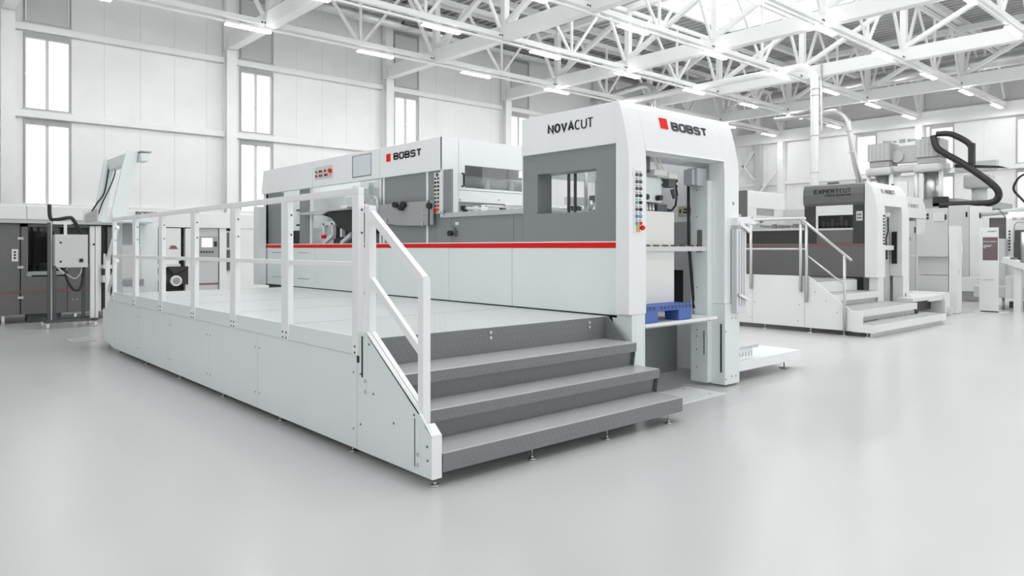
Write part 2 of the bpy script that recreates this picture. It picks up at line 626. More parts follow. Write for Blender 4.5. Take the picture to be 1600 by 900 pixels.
# side wall at the far right end of the hall
wr = struct('wall_right', 'white panelled gable wall with tall windows')
WYS = [0.75, 4.05, 7.35, 10.65, 13.95]
wins = [(y + .22, y + 1.2) for y in WYS]
for y in WYS:
    for bi, (z0, z1) in enumerate(BANDS[:3]):
        if bi == 0:
            continue
        nw += 1
        window('window_%d' % nw, 'x', y + .22, y + 1.2, z0 + .02, z1 - .02, '%s row window in the gable wall, %s from the hall corner' % (('lower', 'upper')[bi - 1], ['fifth', 'fourth', 'third', 'second', 'first'][WYS.index(y)]))
for bi, (z0, z1) in enumerate(BANDS[:3]):
    y = -2.6
    while y < YW - .01:
        if bi and any(abs(y - a) < 1e-3 for a, b in wins):
            y = [b for a, b in wins if abs(y - a) < 1e-3][0]
            continue
        nxt = min([y + 1.16] + [a for a, b in wins if a > y + 1e-3] + [YW])
        kk = K(); kk.box(XW, XW + .15, y + .0015, nxt - .0015, z0, z1, 0.004)
        obj('wall_panel', kk, 'wall_white', wr)
        y = nxt
y = -2.6
while y < YW:
    kk = K(); kk.box(XW, XW + .15, y + .004, min(y + 3.2, YW) - .004, 7.28, 9.98)
    obj('wall_panel', kk, 'grey_pale', wr)
    y += 3.2
kk = K(); kk.box(XW - .28, XW - .005, -2.6, YW, 7.12, 7.72)
obj('wall_rail', kk, 'hall_white', wr)
for z in (2.6, 4.96):
    kk = K(); kk.box(XW - .14, XW - .005, -2.6, YW, z - .085, z + .085, .02)
    obj('wall_rail', kk, 'hall_white', wr)
for z0, z1 in ((2.56, 2.66), (4.85, 5.09), (7.05, 7.32)):
    kk = K(); kk.box(XW + .02, XW + .14, -2.6, YW, z0, z1)
    obj('rail_backing', kk, 'wall_white', wr)
for cy in COLY + [20.2]:
    kk = K(); kk.box(XW - .36, XW - .02, cy - .15, cy + .15, 0, 7.1)
    obj('column', kk, 'hall_white' if cy < 20 else 'grey_light', wr)
    kk = K(); kk.box(XW - .3, XW - .02, cy - .12, cy + .12, 7.72, 10)
    obj('column', kk, 'hall_white', wr)
kk = K(); kk.bar((XW - .3, 19.1, 3.2), (XW - .3, 20.1, 4.3), .1, .1)
kk.bar((XW - .3, 19.1, 5.6), (XW - .3, 20.1, 4.5), .1, .1)
obj('brace', kk, 'hall_white', wr)
kk = K(); kk.bar((XW - .2, 20.3, 5.1), (XW - .2, 21.9, 6.9), .14, .1)
kk.bar((XW - .2, 20.3, 6.9), (XW - .2, 21.9, 5.1), .14, .1)
obj('brace', kk, 'hall_white', wr)

# roof: ribbed deck along y on purlins, one rooflight and an added near one
ce = struct('ceiling', 'white ribbed roof deck with a rooflight and an added unseen one')
LIGHTS = [(2.8, 9.6, -8.0, 15.3), (12.2, 25.0, -1.0, 15.3)]  # first one is unseen, added to light the platform from above
def deck_sheet(x0, x1, y0, y1):
    kk = K()
    x = x0
    pts = []
    while x < x1 - 1e-6:
        for dx, z in ((0, ZR), (.06, ZR), (.10, ZR + .14), (.24, ZR + .14), (.28, ZR)):
            if x + dx <= x1 + 1e-6:
                pts.append((x + dx, z))
        x += .34
    pts.append((x1, ZR))
    vs = [(p[0], y0, p[1]) for p in pts] + [(p[0], y1, p[1]) for p in pts]
    n = len(pts)
    kk.faces(vs, [(i, i + 1, n + i + 1, n + i) for i in range(n - 1)])
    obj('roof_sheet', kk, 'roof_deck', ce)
for i in range(len(COLX) - 1):
    a, b = COLX[i], COLX[i + 1] if i < len(COLX) - 2 else XW + .2
    cuts = sorted(set([a, b] + [q for L in LIGHTS for q in L[:2] if a < q < b]))
    for c0, c1 in zip(cuts[:-1], cuts[1:]):
        mid = (c0 + c1) / 2
        L = [q for q in LIGHTS if q[0] < mid < q[1]]
        if L:
            deck_sheet(c0, c1, L[0][3], YW + .2)
            if L[0][2] > -15:
                deck_sheet(c0, c1, -14.1, L[0][2])
        else:
            deck_sheet(c0, c1, -14.1, YW + .2)
for L in LIGHTS:
    kk = K()
    for (x0, x1, y0, y1) in ((L[0] - .12, L[0], L[2], L[3]), (L[1], L[1] + .12, L[2], L[3]), (L[0], L[1], L[3], L[3] + .12), (L[0], L[1], L[2] - .12, L[2])):
        kk.box(x0, x1, y0, y1, ZR - .05, ZR + .55)
    obj('rooflight_kerb', kk, 'hall_white', ce)
    x = L[0]
    bars = None
    while x < L[1] + .01:
        if bars is None:
            kk = K(); kk.box(x - .03, x + .03, L[2], L[3], ZR + .45, ZR + .55)
            bars = obj('glazing_bar', kk, 'hall_white', ce)
        else:
            dup(bars, (x - L[0], 0, 0), ce)
        x += (L[1] - L[0]) / 8
    st = (L[1] - L[0]) / 8
    kk = K(); kk.box(L[0] + .03, L[0] + st - .03, L[2], L[3], ZR + .49, ZR + .50)
    p = obj('rooflight_pane', kk, 'glass', ce)
    for i in range(1, 8):
        dup(p, (i * st, 0, 0), ce)
# purlins along x under the deck
pu = None
for y in [-1.0, 2.2, 18.6, 21.2, 16.9, 20.0]:
    x0, x1 = (-8, XW)
    kk = K(); kk.box(x0, x1, y - .1, y + .1, ZR - .22, ZR)
    obj('purlin', kk, 'hall_white', ce)
for x0, x1 in ((9.2, 12.0), (25.2, XW)):
    for y in (5.5, 8.85, 12.2, 15.0):
        kk = K(); kk.box(x0, x1, y - .1, y + .1, ZR - .22, ZR)
        obj('purlin', kk, 'hall_white', ce)

# ------------------------------------------------------------------ roof trusses
ZB, ZT = 7.47, 9.52
LAMPY = [18.9, 15.55, 12.2, 8.85, 5.5, 2.15]
GIRD = COLX[2:-1]
GIRDERS = []
ORD = ['first', 'second', 'third', 'fourth', 'fifth', 'sixth', 'seventh', 'eighth', 'ninth', 'tenth']
for gi, gx in enumerate(GIRD):
    t = thing('girder_truss', 'white box girder truss spanning from the back wall, %s from the left end' % ORD[gi], 'truss', (gx, YW - .4, ZB), 'girder trusses across the hall')
    GIRDERS.append(t)
    kk = K(); kk.box(gx - .14, gx + .14, -3, YW - .38, ZB, ZB + .42, 0.01)
    obj('bottom_chord', kk, 'steel_white', t)
    kk = K(); kk.box(gx - .11, gx + .11, -3, YW - .38, ZT, ZT + .2)
    obj('top_chord', kk, 'steel_white', t)
    for j, y in enumerate(LAMPY):
        kk = K(); kk.box(gx - .09, gx + .09, y - .09, y + .09, ZB + .4, ZT)
        obj('post', kk, 'steel_white', t)
        if j < len(LAMPY) - 1:
            y2 = LAMPY[j + 1]
            kk = K(); kk.bar((gx, y, ZB + .45), (gx, y2, ZT), .12, .16, (1, 0, 0))
            obj('diagonal', kk, 'steel_white', t)
for li, y in enumerate(LAMPY):
    t = thing('lamp_truss', 'white lattice truss carrying strip lights, %s one out from the back wall' % ORD[li], 'truss', (COLX[2], y, ZB), 'lattice trusses carrying the strip lights')
    lo = -2.9 if li > 2 else 0.0
    segs = [lo + .0] + [g for g in GIRD if g > lo] + [XW - .3]
    for a, b in zip(segs[:-1], segs[1:]):
        kk = K(); kk.box(a + .14, b - .14, y - .06, y + .06, ZB + .06, ZB + .2, 0.008)
        obj('bottom_chord', kk, 'steel_white', t)
        mid = (a + b) / 2
        q = min(1.6, (b - a) * .3)
        kk = K(); kk.box(mid - .035, mid + .035, y - .035, y + .035, ZB + .2, ZT)
        obj('post', kk, 'steel_white', t)
        for sg in (-1, 1):
            kk = K(); kk.bar((mid + sg * .07, y, ZB + .16), (mid + sg * q, y, ZT), .06, .08)
            obj('diagonal', kk, 'steel_white', t)
            kk = K(); kk.bar((mid + sg * ((b - a) / 2 - .2), y, ZB + .35), (mid + sg * q, y, ZT), .07, .1)
            obj('diagonal', kk, 'steel_white', t)
    for a, b in zip(segs[:-1], segs[1:]):
        kk = K(); kk.box(a + .12, b - .12, y - .05, y + .05, ZT - .06, ZT + .08)
        obj('top_chord', kk, 'steel_white', t)
    kk = K(); kk.box(lo, XW - .5, y - .035, y + .035, ZB - .06, ZB - .01)
    obj('lamp_rail', kk, 'steel_white', t)
    for a in segs[1:-1]:
        kk = K()
        for d in (-.24, -.16, .16, .24):
            kk.box(a + d - .02, a + d + .02, y - .075, y - .06, ZB + .1, ZB + .14)
        obj('splice_bolts', kk, 'rubber', t)
    # strip lights hung under the rail
    proto = None
    xs_l = [3.6 + 3.86 * i for i in range(-1, 9)]
    for n_, x in enumerate(reversed(xs_l)):
        lab = 'glowing strip light, %s from the gable wall under the %s lattice truss' % (ORD[n_], ORD[li])
        if proto is None:
            proto = thing('strip_light', lab, 'strip light', (x, y, ZB - .14), 'strip lights under the %s lattice truss' % ORD[li])
            kk = K(); kk.box(x - .62, x + .62, y - .055, y + .055, ZB - .11, ZB - .06)
            obj('lamp_housing', kk, 'steel_white', proto)
            kk = K(); kk.box(x - .60, x + .60, y - .065, y + .065, ZB - .13, ZB - .11)
            obj('lamp_tube', kk, 'tube_light', proto)
        elif x > lo:
            copy_thing(proto, (x - xs_l[-1], 0, 0), lab)

# ------------------------------------------------------------------ air ducts
def duct(name, pts, r, label, rings=(), m='galvanised', n=16, group=None):
    t = thing(name, label, 'duct', pts[0], group)
    kk = K(); kk.tube(pts, r, n)
    obj('duct_pipe', kk, m, t)
    for i, p in enumerate(rings):
        d = Vector(p[1])
        c = Vector(p[0])
        kk = K(); kk.cyl(c - d * .02, c + d * .02, r + .02, n)
        obj('flange_ring', kk, 'galvanised', t)
    return t
def bend(p, d0, d1, r, n=7):
    """arc points turning from direction d0 into d1, starting at p"""
    p, d0, d1 = Vector(p), Vector(d0), Vector(d1)
    c = p + d1 * r
    return [c - d1 * r * math.cos(a) + d0 * r * math.sin(a) for a in [math.pi / 2 * i / n for i in range(n + 1)]]
yd = 21.0
duct('ventilation_duct', [(9.0, yd, 9.2), (26.5, yd, 9.2)], .17, 'long round galvanised ventilation duct along the back wall', [((x, yd, 9.2), (1, 0, 0)) for x in (10.2, 12.0, 13.8, 15.6, 17.4, 19.2, 21, 22.8)])
kk = K()
kk.box(13.2, 30, 20.2, 20.4, 9.02, 9.04)
for i in range(34):
    kk.box(13.2 + i * .5, 13.24 + i * .5, 20.2, 20.4, 9.02, 9.1)
kk.box(13.2, 30, 20.19, 20.2, 9.0, 9.1); kk.box(13.2, 30, 20.4, 20.41, 9.0, 9.1)
tag(obj('cable_tray', kk, 'steel_dark'), 'dark perforated cable tray hung below the ribbed roof', 'cable tray')
# bent duct dropping onto the main machine
e1 = bend((24.0, 18.75, 8.3), (0, -1, 0), (0, 0, -1), 0.55)
duct('bent_duct', [(24.0, 21.6, 8.1), (24.0, 20.2, 8.2)] + e1 + [(24.0, 18.2, .0)], .13, 'bent spiral duct arching down behind the white portal of the main machine',
     [((24.0, 20.8, 8.15), (0, 1, 0)), ((24.0, 19.6, 8.24), (0, 1, 0)), ((24.0, 18.2, 7.6), (0, 0, 1)), ((24.0, 18.2, 7.35), (0, 0, 1))])
duct('suction_pipe', [(22.9, 19.0, 7.5), (22.9, 12.3, 7.5)] + bend((22.9, 11.5, 7.5), (0, -1, 0), (0, 0, -1), .55) + [(22.9, 10.95, 0.0)], .125, 'slim white vertical suction pipe between the two machines',
     [((22.9, 10.95, z), (0, 0, 1)) for z in (6.7, 6.5, 5.2, 4.0)], m='steel_white')
duct('exhaust_pipe', [(26.4, 14.2, 6.55), (26.4, 12.2, 6.55)] + bend((26.4, 12.0, 6.55), (0, -1, 0), (0, 0, -1), .65) + [(26.55, 11.2, 4.6), (26.8, 11.0, 3.4)], .10, 'bent steel exhaust pipe above the dark die cutter',
     [((26.4, 11.35, 5.75), (0, 0, 1)), ((26.5, 11.28, 5.0), (0, 0, 1))], m='steel')
duct('supply_duct', [(31.5, 4, 8.55), (31.5, 17, 8.55)], .25, 'round galvanised supply duct near the gable wall', [((31.5, y, 8.55), (0, 1, 0)) for y in (6, 9, 12, 15)])
duct('coupled_duct', [(27.5, 15.5, 8.6), (27.5, 21.5, 8.6)], .3, 'dark round duct hanging in the far corner under the roof', [((27.5, y, 8.6), (0, 1, 0)) for y in (16, 18, 20)], m='steel_dark')
kk = K()
kk.box(24.41, 24.46, 11.42, 11.47, 5.6, 7.89)
kk_c = kk
obj('drop_conduit', kk_c, 'steel', GIRDERS[4])

# ================================================================== main work platform with steps
XP = 2.69
pf = thing('work_platform', 'pale grey work platform with white railing and dark steps in front of the main machine', 'platform', (3.9, 8, 0))
DZ = .87
# side panels
ys = [4.755, 6.6, 7.9, 9.25, 10.6, 11.93]
for a, b in zip(ys[:-1], ys[1:]):
    k = K(); k.box(XP, XP + .025, a + .003, b - .003, .055, .752, .004)
    sp = obj('side_panel', k, 'paint', pf)
    k = K()
    for y in (a + .05, b - .05):
        for z in (.2, .62):
            k.cyl((XP - .003, y, z), (XP + .002, y, z), .008, 8)
    obj('screw', k, 'steel_dark', sp)
# front stringer plate beside the steps
k = K(); k.prism([(4.75, .055), (3.805, .055), (3.805, .335), (3.94, .46), (4.62, .93), (4.75, .93)], 'x', XP, XP + .022, .003)
st = obj('stringer_plate', k, 'paint', pf)
k = K()
k.prism([(3.805, .055), (3.80, .055), (3.80, .338), (3.805, .335)], 'x', XP, XP + .08)
k.prism([(3.80, .333), (3.88, .397), (3.884, .393), (3.804, .328)], 'x', XP, XP + .08)
k.prism([(3.945, .462), (4.625, .937), (4.63, .925), (3.95, .45)], 'x', XP, XP + .08)
obj('stringer_flange', k, 'rail_white', st)
k = K(); k.prism([(3.945, .4625), (4.625, .9375), (4.6255, .9365), (3.9455, .4615)], 'x', XP + .035, XP + .04)
for y, z in ((4.58, .85), (4.52, .5), (4.25, .34), (4.0, .44), (3.85, .26), (3.845, .17), (4.70, .62), (4.70, .25)):
    k.cyl((XP - .004, y, z), (XP + .002, y, z), .009, 8)
obj('screw', k, 'steel_dark', st)
# slots where the railing posts plug in
k = K()
k.box(XP - .004, XP + .003, 4.668, 4.684, .60, .90); k.box(XP - .004, XP + .003, 4.72, 4.752, .70, .75); k.box(XP - .002, XP + .003, 3.985, 3.997, .10, .42)
obj('slot', k, 'black', st)
k = K(); k.box(XP - .006, XP + .004, 4.60, 4.65, .47, .92); k.box(XP - .006, XP + .004, 3.925, 3.98, .085, .44)
obj('post_socket', k, 'paint', st)
k = K()
for y, z in ((4.62, .58), (4.62, .50), (3.95, .19), (3.95, .12)):
    k.cyl((XP - .012, y, z), (XP, y, z), .014, 8)
obj('bolt', k, 'steel', st)
# deck
k = K(); k.box(XP + .03, 5.47, 4.704, 11.93, DZ - .03, DZ)
dk = obj('deck_plate', k, 'deck', pf)
k = K()
for y in (6.1, 7.6, 9.1, 10.6):
    k.box(XP + .05, 5.46, y - .004, y + .004, DZ - .01, DZ + .001)
obj('deck_joint', k, 'grey_mid', dk)
k = K(); k.box(XP + .03, 5.47, 4.75, 11.9, .1, DZ - .03)
obj('underframe', k, 'grey_dark', pf)
# steps: folded nosing and riser each
STEPS = [(3.79, .215, 5.41), (4.055, .435, 5.43), (4.30, .655, 5.40)]
xl = XP + .085
RY = [(4.11, .235), (4.355, .455), (4.70, .675)]
for i, (y, z, xr) in enumerate(STEPS):
    yb = [4.12, 4.37, 4.71][i]
    k = K(); k.prism([(y + .004, z - .004), (y + .016, z), (yb, z), (yb, z - .012), (y + .012, z - .012), (y + .004, z - .02)], 'x', xl, xr)
    tr = obj('tread', k, 'tread_lit', pf)
    lip = .125 if i == 0 else .085
    k = K(); k.prism([(y, z - .006), (y + .008, z - .003), (y + .014, z - lip), (y + .002, z - lip)], 'x', xl, xr)
    obj('nosing', k, 'tread', tr)
    # end plate that closes the step on the portal side
    k = K(); k.prism([(y + .003, z - .004), (yb + .05, z - .004), (yb + .05, z - .22 if i else z - .12), (y + .03, z - .22 if i else z - lip)], 'x', xr - .006, xr)
    obj('end_plate', k, 'tread', tr)
for i, (y0, z0) in enumerate(((4.085, .2), (4.33, .42), (4.69, .64))):
    z1 = [.423, .643, DZ + .0005][i]
    xr = [5.40, 5.38, 5.46][i]
    k = K(); k.prism([(y0 + .04 if i < 2 else y0 + .02, z0), (y0, z1), (y0 + .012, z1), (y0 + .052 if i < 2 else y0 + .032, z0)], 'x', xl, xr)
    rs = obj('riser', k, 'tread', pf)
k = K()
for z in (.83, .785):
    k.cyl((5.17, 4.685, z), (5.17, 4.70, z), .014, 10)
    k.cyl((3.93, 4.685, z), (3.93, 4.70, z), .014, 10)
obj('bolt', k, 'steel', rs)
k = K(); k.prism([(4.42, .655), (4.70, .655), (4.70, DZ), (4.66, DZ)], 'x', 5.40, 5.412)
obj('end_plate', k, 'tread', rs)
# levelling feet
foot = None
for x, y in [(2.735, 3.83), (3.61, 3.84), (4.44, 3.84), (5.25, 3.83), (2.74, 4.9), (2.74, 6.2), (2.74, 7.6), (2.74, 9.0), (2.74, 10.4), (2.74, 11.8), (2.72, 12.35)]:
    if foot is None:
        fx, fy = x, y
        k = K(); k.cyl((x, y, .012), (x, y, .16), .007, 8); k.cyl((x, y, 0), (x, y, .012), .028, 12); k.cyl((x, y, .012), (x, y, .03), .012, 8)
        foot = obj('levelling_foot', k, 'steel', pf)
    else:
        dup(foot, (x - fx, y - fy, 0), pf)
# railing sections
sec = [4.70, 5.965, 7.165, 8.36, 9.565, 10.765, 11.95]
for i, (a, b) in enumerate(zip(sec[:-1], sec[1:])):
    k = K(); k.box(XP - .02, XP + .03, a + .002, b - .002, 1.945, 1.995, .006)
    r = obj('railing_top_rail', k, 'rail_white', pf)
    k = K(); k.box(XP - .012, XP + .022, a + .06, b - .06, 1.405, 1.445, .004)
    obj('mid_rail', k, 'rail_white', r)
    for y0, y1 in ((a + .002, a + .07 if i else a + .095), (b - .07, b - .002)):
        k = K(); k.box(XP - .02, XP + .03, y0, y1, .755, 1.945, .005)
        obj('railing_post', k, 'rail_white', r)
        k = K()
        yc = (y0 + y1) / 2
        for z in (1.83, 1.66):
            k.cyl((XP + .01, y0 - .002, z), (XP + .01, y0 + .002, z), .009, 8)
        for z in (.82, .775):
            k.cyl((XP - .026, yc, z), (XP - .019, yc, z), .008, 8)
        obj('bolt', k, 'grey_dark', r)
    k = K(); k.box(XP - .012, XP + .004, a + .003, b - .003, .757, .893, .003)
    obj('toe_board', k, 'paint', r)
# stair railing at the front
XR = XP + .055
def stair_rail(pts_hi, pts_lo, posts, parent):
    k = K()
    for p, q in pts_hi:
        k.bar(p, q, .045, .06)
    r = obj('stair_handrail', k, 'rail_white', parent)
    k = K()
    for p, q in pts_lo:
        k.bar(p, q, .035, .05)
    obj('mid_rail', k, 'rail_white', r)
    for x, y, z0, z1 in posts:
        k = K(); k.box(x - .03, x + .03, y - .032, y + .032, z0, z1, .005)
        obj('railing_post', k, 'rail_white', r)
stair_rail([((XR, 4.70, 1.84), (XR, 3.965, 1.335))], [((XR, 4.68, 1.345), (XR, 3.98, .845))], [(XR, 4.655, .50, 1.86), (XR, 3.965, .09, 1.352)], pf)
# back end: short stringer and rails of the rear steps
k = K(); k.prism([(11.93, .055), (12.62, .14), (12.62, .60), (12.40, .62), (11.98, .92), (11.93, .92)], 'x', XP, XP + .022)
obj('stringer_plate', k, 'paint', pf)
stair_rail([((XR, 11.95, 1.86), (XR, 12.56, 1.36))], [((XR, 11.95, 1.36), (XR, 12.56, .86))], [(XR, 12.56, .12, 1.37)], pf)
for i, (y, z) in enumerate(((12.2, .655), (12.45, .435), (12.7, .215))):
    k = K(); k.box(XP + .09, 5.4, y - .27, y, z - .012, z); k.box(XP + .09, 5.4, y - .012, y, z - .085, z)
    obj('tread', k, 'tread_lit', pf)

# ================================================================== main machine
XS, XF = 5.48, 7.36          # operator side plane, far side plane
mm = thing('die_cutting_machine', 'long white and grey die cutting machine with red stripe behind the railing', 'machine', (6.4, 8.9, 0))
# lower side panels
for a, b in zip([4.57, 6.14, 7.345, 9.0, 11.0], [6.14, 7.345, 9.0, 11.0, 13.17]):
    k = K(); k.box(XS - .02, XS + .03, a + .004, b - .004, .885, 1.548, .006)
    lp = obj('lower_panel', k, 'paint', mm)
    if a > 10:
        k = K()
        for y in (11.25, 12.3):
            for z in (1.02, 1.46):
                k.box(XS - .022, XS - .019, y, y + .42, z, z + .008)
        obj('panel_slot', k, 'steel_dark', lp)
k = K(); k.box(XS - .01, XS + .02, 4.6, 13.15, .862, .885)
obj('shadow_gap', k, 'black', mm)
k = K(); k.box(XS - .024, XS + .01, 4.568, 13.18, 1.553, 1.602, .002)
obj('red_stripe', k, 'red', mm)
k = K(); k.box(XS - .026, XS + .01, 4.568, 13.18, 1.602, 1.614, .002)
obj('stripe_trim', k, 'paint_white', mm)
# core behind the panels
k = K(); k.box(XS + .08, XF - .06, 6.0, 13.1, .06, 1.56)
obj('chassis', k, 'grey_dark', mm)
k = K(); k.box(XF - .05, XF, 4.66, 13.17, .1, 1.62, .006); k.box(XF - .05, XF, 4.66, 6.0, 1.62, 2.6); k.box(XF - .05, XF, 7.5, 13.17, 1.62, 2.6)
obj('far_side_panel', k, 'paint_white', mm)
# ---- feeder side, grey sheet with a deep window
k = K()
WY0, WY1, WZ0, WZ1 = 4.865, 5.72, 1.92, 2.352
k.box(XS - .016, XS + .02, 4.568, WY0, 1.616, 2.575)
k.box(XS - .016, XS + .02, WY1, 5.955, 1.616, 2.575)
k.box(XS - .016, XS + .02, WY0, WY1, 1.616, WZ0)
k.box(XS - .016, XS + .02, WY0, WY1, WZ1, 2.575)
gs = obj('grey_side_panel', k, 'grey', mm)
k = K()
k.box(XS + .02, XS + .2, WY1, WY1 + .012, WZ0, WZ1); k.box(XS + .02, XS + .2, WY0 - .012, WY0, WZ0, WZ1)
k.box(XS + .02, XS + .2, WY0, WY1, WZ1, WZ1 + .012); k.box(XS + .02, XS + .2, WY0, WY1, WZ0 - .012, WZ0)
obj('window_reveal', k, 'grey', gs)
k = K(); k.box(XS + .19, XS + .195, WY0, WY1, WZ0, WZ1)
obj('window_glass', k, 'glass', gs)
k = K(); k.box(XS - .018, XS - .012, 5.955, 5.972, 1.93, 2.575)
obj('edge_trim', k, 'paint_white', gs)
# grey sheets under the feed table
k = K(); k.box(XS - .012, XS + .02, 5.962, 6.115, 1.616, 1.93)
obj('grey_side_panel', k, 'grey', mm)
k = K(); k.box(XS - .012, XS + .02, 6.121, 7.30, 1.616, 1.93)
obj('grey_side_panel', k, 'grey', mm)
k = K(); k.box(XS - .012, XS + .02, 7.306, 7.62, 1.616, 2.545)
obj('grey_side_panel', k, 'grey', mm)
# valve with black knob on the grey sheet
vk = K(); vk.cyl((XS - .10, 7.24, 1.73), (XS - .05, 7.24, 1.73), .035, 14)
v = obj('valve_knob', vk, 'black', mm)
k = K(); k.cyl((XS - .06, 7.2, 1.745), (XS - .01, 7.2, 1.745), .022, 10); k.box(XS - .05, XS - .01, 7.17, 7.2, 1.69, 1.76); k.bar((XS - .03, 7.25, 1.81), (XS - .03, 7.19, 1.78), .02, .012)
obj('valve_body', k, 'steel_dark', v)
k = K(); k.box(XS - .016, XS - .011, 7.15, 7.215, 1.835, 1.87)
obj('rating_plate', k, 'paper', mm)
# ---- feeder header with lettering
k = K(); k.box(XS - .04, XS + .03, 4.572, 5.955, 2.572, 2.985, .008)
hd = obj('feeder_header', k, 'paint_white', mm)
lettering('novacut', 'NOVACUT', (XS - .041, 5.535, 2.765), (0, -1, 0), (0, 0, 1), .105, 'ink', hd, width=.56, gap=.06, weights=[.23, .23, .23, .23, .13, .13, .13], total=.655)
# ---- portal: two columns and a curved header
YF = 4.40
PROF = [(YF, 2.36), (YF + .008, 2.5), (YF + .025, 2.6), (YF + .047, 2.7), (YF + .076, 2.82), (YF + .107, 2.92), (YF + .135, 2.985)]
XA, XB, XC, XD = 5.41, 5.677, 7.066, 7.36
def col_prof(z0, back):
    return [(YF, z0)] + PROF + [(back, 2.985), (back, z0)]
k = K(); k.prism(col_prof(.905, 4.563), 'x', XA, XB - .002, .004)
pc = obj('portal_column', k, 'paint_white', mm)
k = K(); k.prism(col_prof(.925, 4.60), 'x', XC + .002, XD, .004)
obj('portal_column', k, 'paint_white', mm)
k = K(); k.prism([(YF, 2.505), (YF + .008, 2.52)] + PROF[2:] + [(4.56, 2.985), (4.56, 2.505)], 'x', XB, XC, .003)
ph = obj('portal_header', k, 'paint_white', mm)
nv = Vector((0, .107 - .047, .22)).normalized()
zc = 2.765
def front_pt(x, z):
    for (a, b), (c, d) in zip(PROF[:-1], PROF[1:]):
        if b <= z <= d:
            return Vector((x, a + (c - a) * (z - b) / (d - b) - .005, z))
lettering('bobst', 'BOBST', front_pt(6.18, 2.755), (1, 0, 0), nv, .105, 'ink_grey', ph, weight=.29, width=.86, gap=.13, sq=True, total=.65)
pA, pB = front_pt(5.99, 2.765), front_pt(5.99, 2.875)
k = K(); nrm = Vector((1, 0, 0)).cross(nv)
k.faces([pA, pA + Vector((.125, 0, 0)), pB + Vector((.125, 0, 0)), pB] + [q + nrm * .004 for q in (pA, pA + Vector((.125, 0, 0)), pB + Vector((.125, 0, 0)), pB)], [(0, 1, 2, 3), (7, 6, 5, 4), (0, 4, 5, 1), (1, 5, 6, 2), (2, 6, 7, 3), (3, 7, 4, 0)])
obj('logo_block', k, 'red', ph)
k = K()
k.box(7.225, 7.265, YF - .002, YF, 2.03, 2.065)
obj('warning_mark', k, 'grey_mid', ph)
# control strip on the portal column
k = K(); k.box(5.476, 5.612, YF - .006, YF, 1.685, 2.325, .003)
cs = obj('button_panel', k, 'paint_white', mm)
for r_ in range(8):
    z = 2.255 - r_ * .067
    for c_ in range(2):
        x = 5.515 + c_ * .057
        if c_ == 1 and r_ == 7:
            m_ = 'red'
        elif c_ == 1 and 3 <= r_ <= 5:
            m_ = 'black'
        elif r_ == 4 and c_ == 0:
            m_ = 'teal'
        elif r_ == 6:
            m_ = 'lens_blue' if c_ == 0 else 'teal'
        elif r_ == 7:
            m_ = 'teal'
        else:
            m_ = 'grey_dark'
        k = K(); k.cyl((x, YF - .006, z), (x, YF - .022, z), .0165, 14)
        obj('push_button', k, m_, cs)
        k = K(); k.box(x - .018, x + .018, YF - .0075, YF - .006, z + .024, z + .036)
        obj('button_label', k, 'grey_mid', cs)
k = K(); k.box(5.51, 5.56, YF - .015, YF - .006, 1.70, 1.79, .003)
obj('stop_plate', k, 'yellow', cs)
k = K(); k.cyl((5.573, YF - .006, 1.742), (5.573, YF - .03, 1.742), .014, 12); k.cyl((5.573, YF - .03, 1.742), (5.573, YF - .052, 1.742), .026, 16, .02)
obj('emergency_stop', k, 'red', cs)
# legs of the portal
k = K(); k.box(5.52, XB - .006, YF + .01, YF + .18, .02, .905, .004)
lg = obj('portal_leg', k, 'paint', mm)
k = K(); k.prism([(YF + .012, .3), (YF + .012, .905), (4.66, .905), (4.60, .3)], 'x', 5.47, 5.52)
obj('leg_web', k, 'paint', lg)
k = K(); k.box(XC - .005, XD, YF - .01, YF + .17, .025, .922, .005)
lg2 = obj('portal_leg', k, 'paint', mm)
k = K(); k.box(XC - .009, XC - .004, YF + .03, YF + .048, .16, .70)
obj('leg_slot', k, 'black', lg2)
k = K()
for x, z in ((7.2, .76), (7.28, .755), (7.2, .11), (7.28, .105), (7.02 + .06, .62), (7.08, .09)):
    k.cyl((x, YF - .013, z), (x, YF - .009, z), .009, 8)
obj('screw', k, 'steel_dark', lg2)
k = K(); k.box(6.98, XC, YF + .16, YF + .38, .04, 2.3)
ic = obj('inner_column', k, 'paint', mm)
k = K()
for z in (.2, .4, .55, .62, 1.1, 1.5, 1.9, 2.2):
    k.cyl((6.977, YF + .3, z), (6.981, YF + .3, z), .008, 8)
k.box(6.976, 6.981, YF + .2, YF + .21, .35, .62)
obj('screw', k, 'steel_dark', ic)
# ---- inside of the feeder
k = K(); k.box(5.55, 7.3, 5.93, 5.97, .3, 1.2); k.box(5.55, 7.3, 5.93, 5.97, 2.35, 2.6)
obj('rear_bulkhead', k, 'paint', mm)
k = K(); k.box(XS + .03, XS + .06, 4.6, 5.95, .06, .86); k.box(XS + .065, XF - .055, 5.2, 5.24, .06, .75)
obj('pit_plate', k, 'grey', mm)
k = K(); k.box(XB, 6.95, 4.41, 5.6, .752, .795, .006)
sh = obj('pile_table', k, 'paint_white', mm)
k = K(); k.box(XB, 6.95, 4.402, 4.41, .757, .765)
obj('table_groove', k, 'grey_mid', sh)
# non-stop rack bar
k = K(); k.box(XB, 6.99, 4.58, 4.66, 1.512, 1.565, .004)
rb = obj('rack_bar', k, 'grey_pale', mm)
for i in range(8):
    k = K(); k.prism([(5.72 + i * .155, 1.566), (5.74 + i * .155, 1.58), (5.80 + i * .155, 1.58), (5.82 + i * .155, 1.566)], 'y', 4.575, 4.6)
    obj('rack_pin', k, 'black', rb)
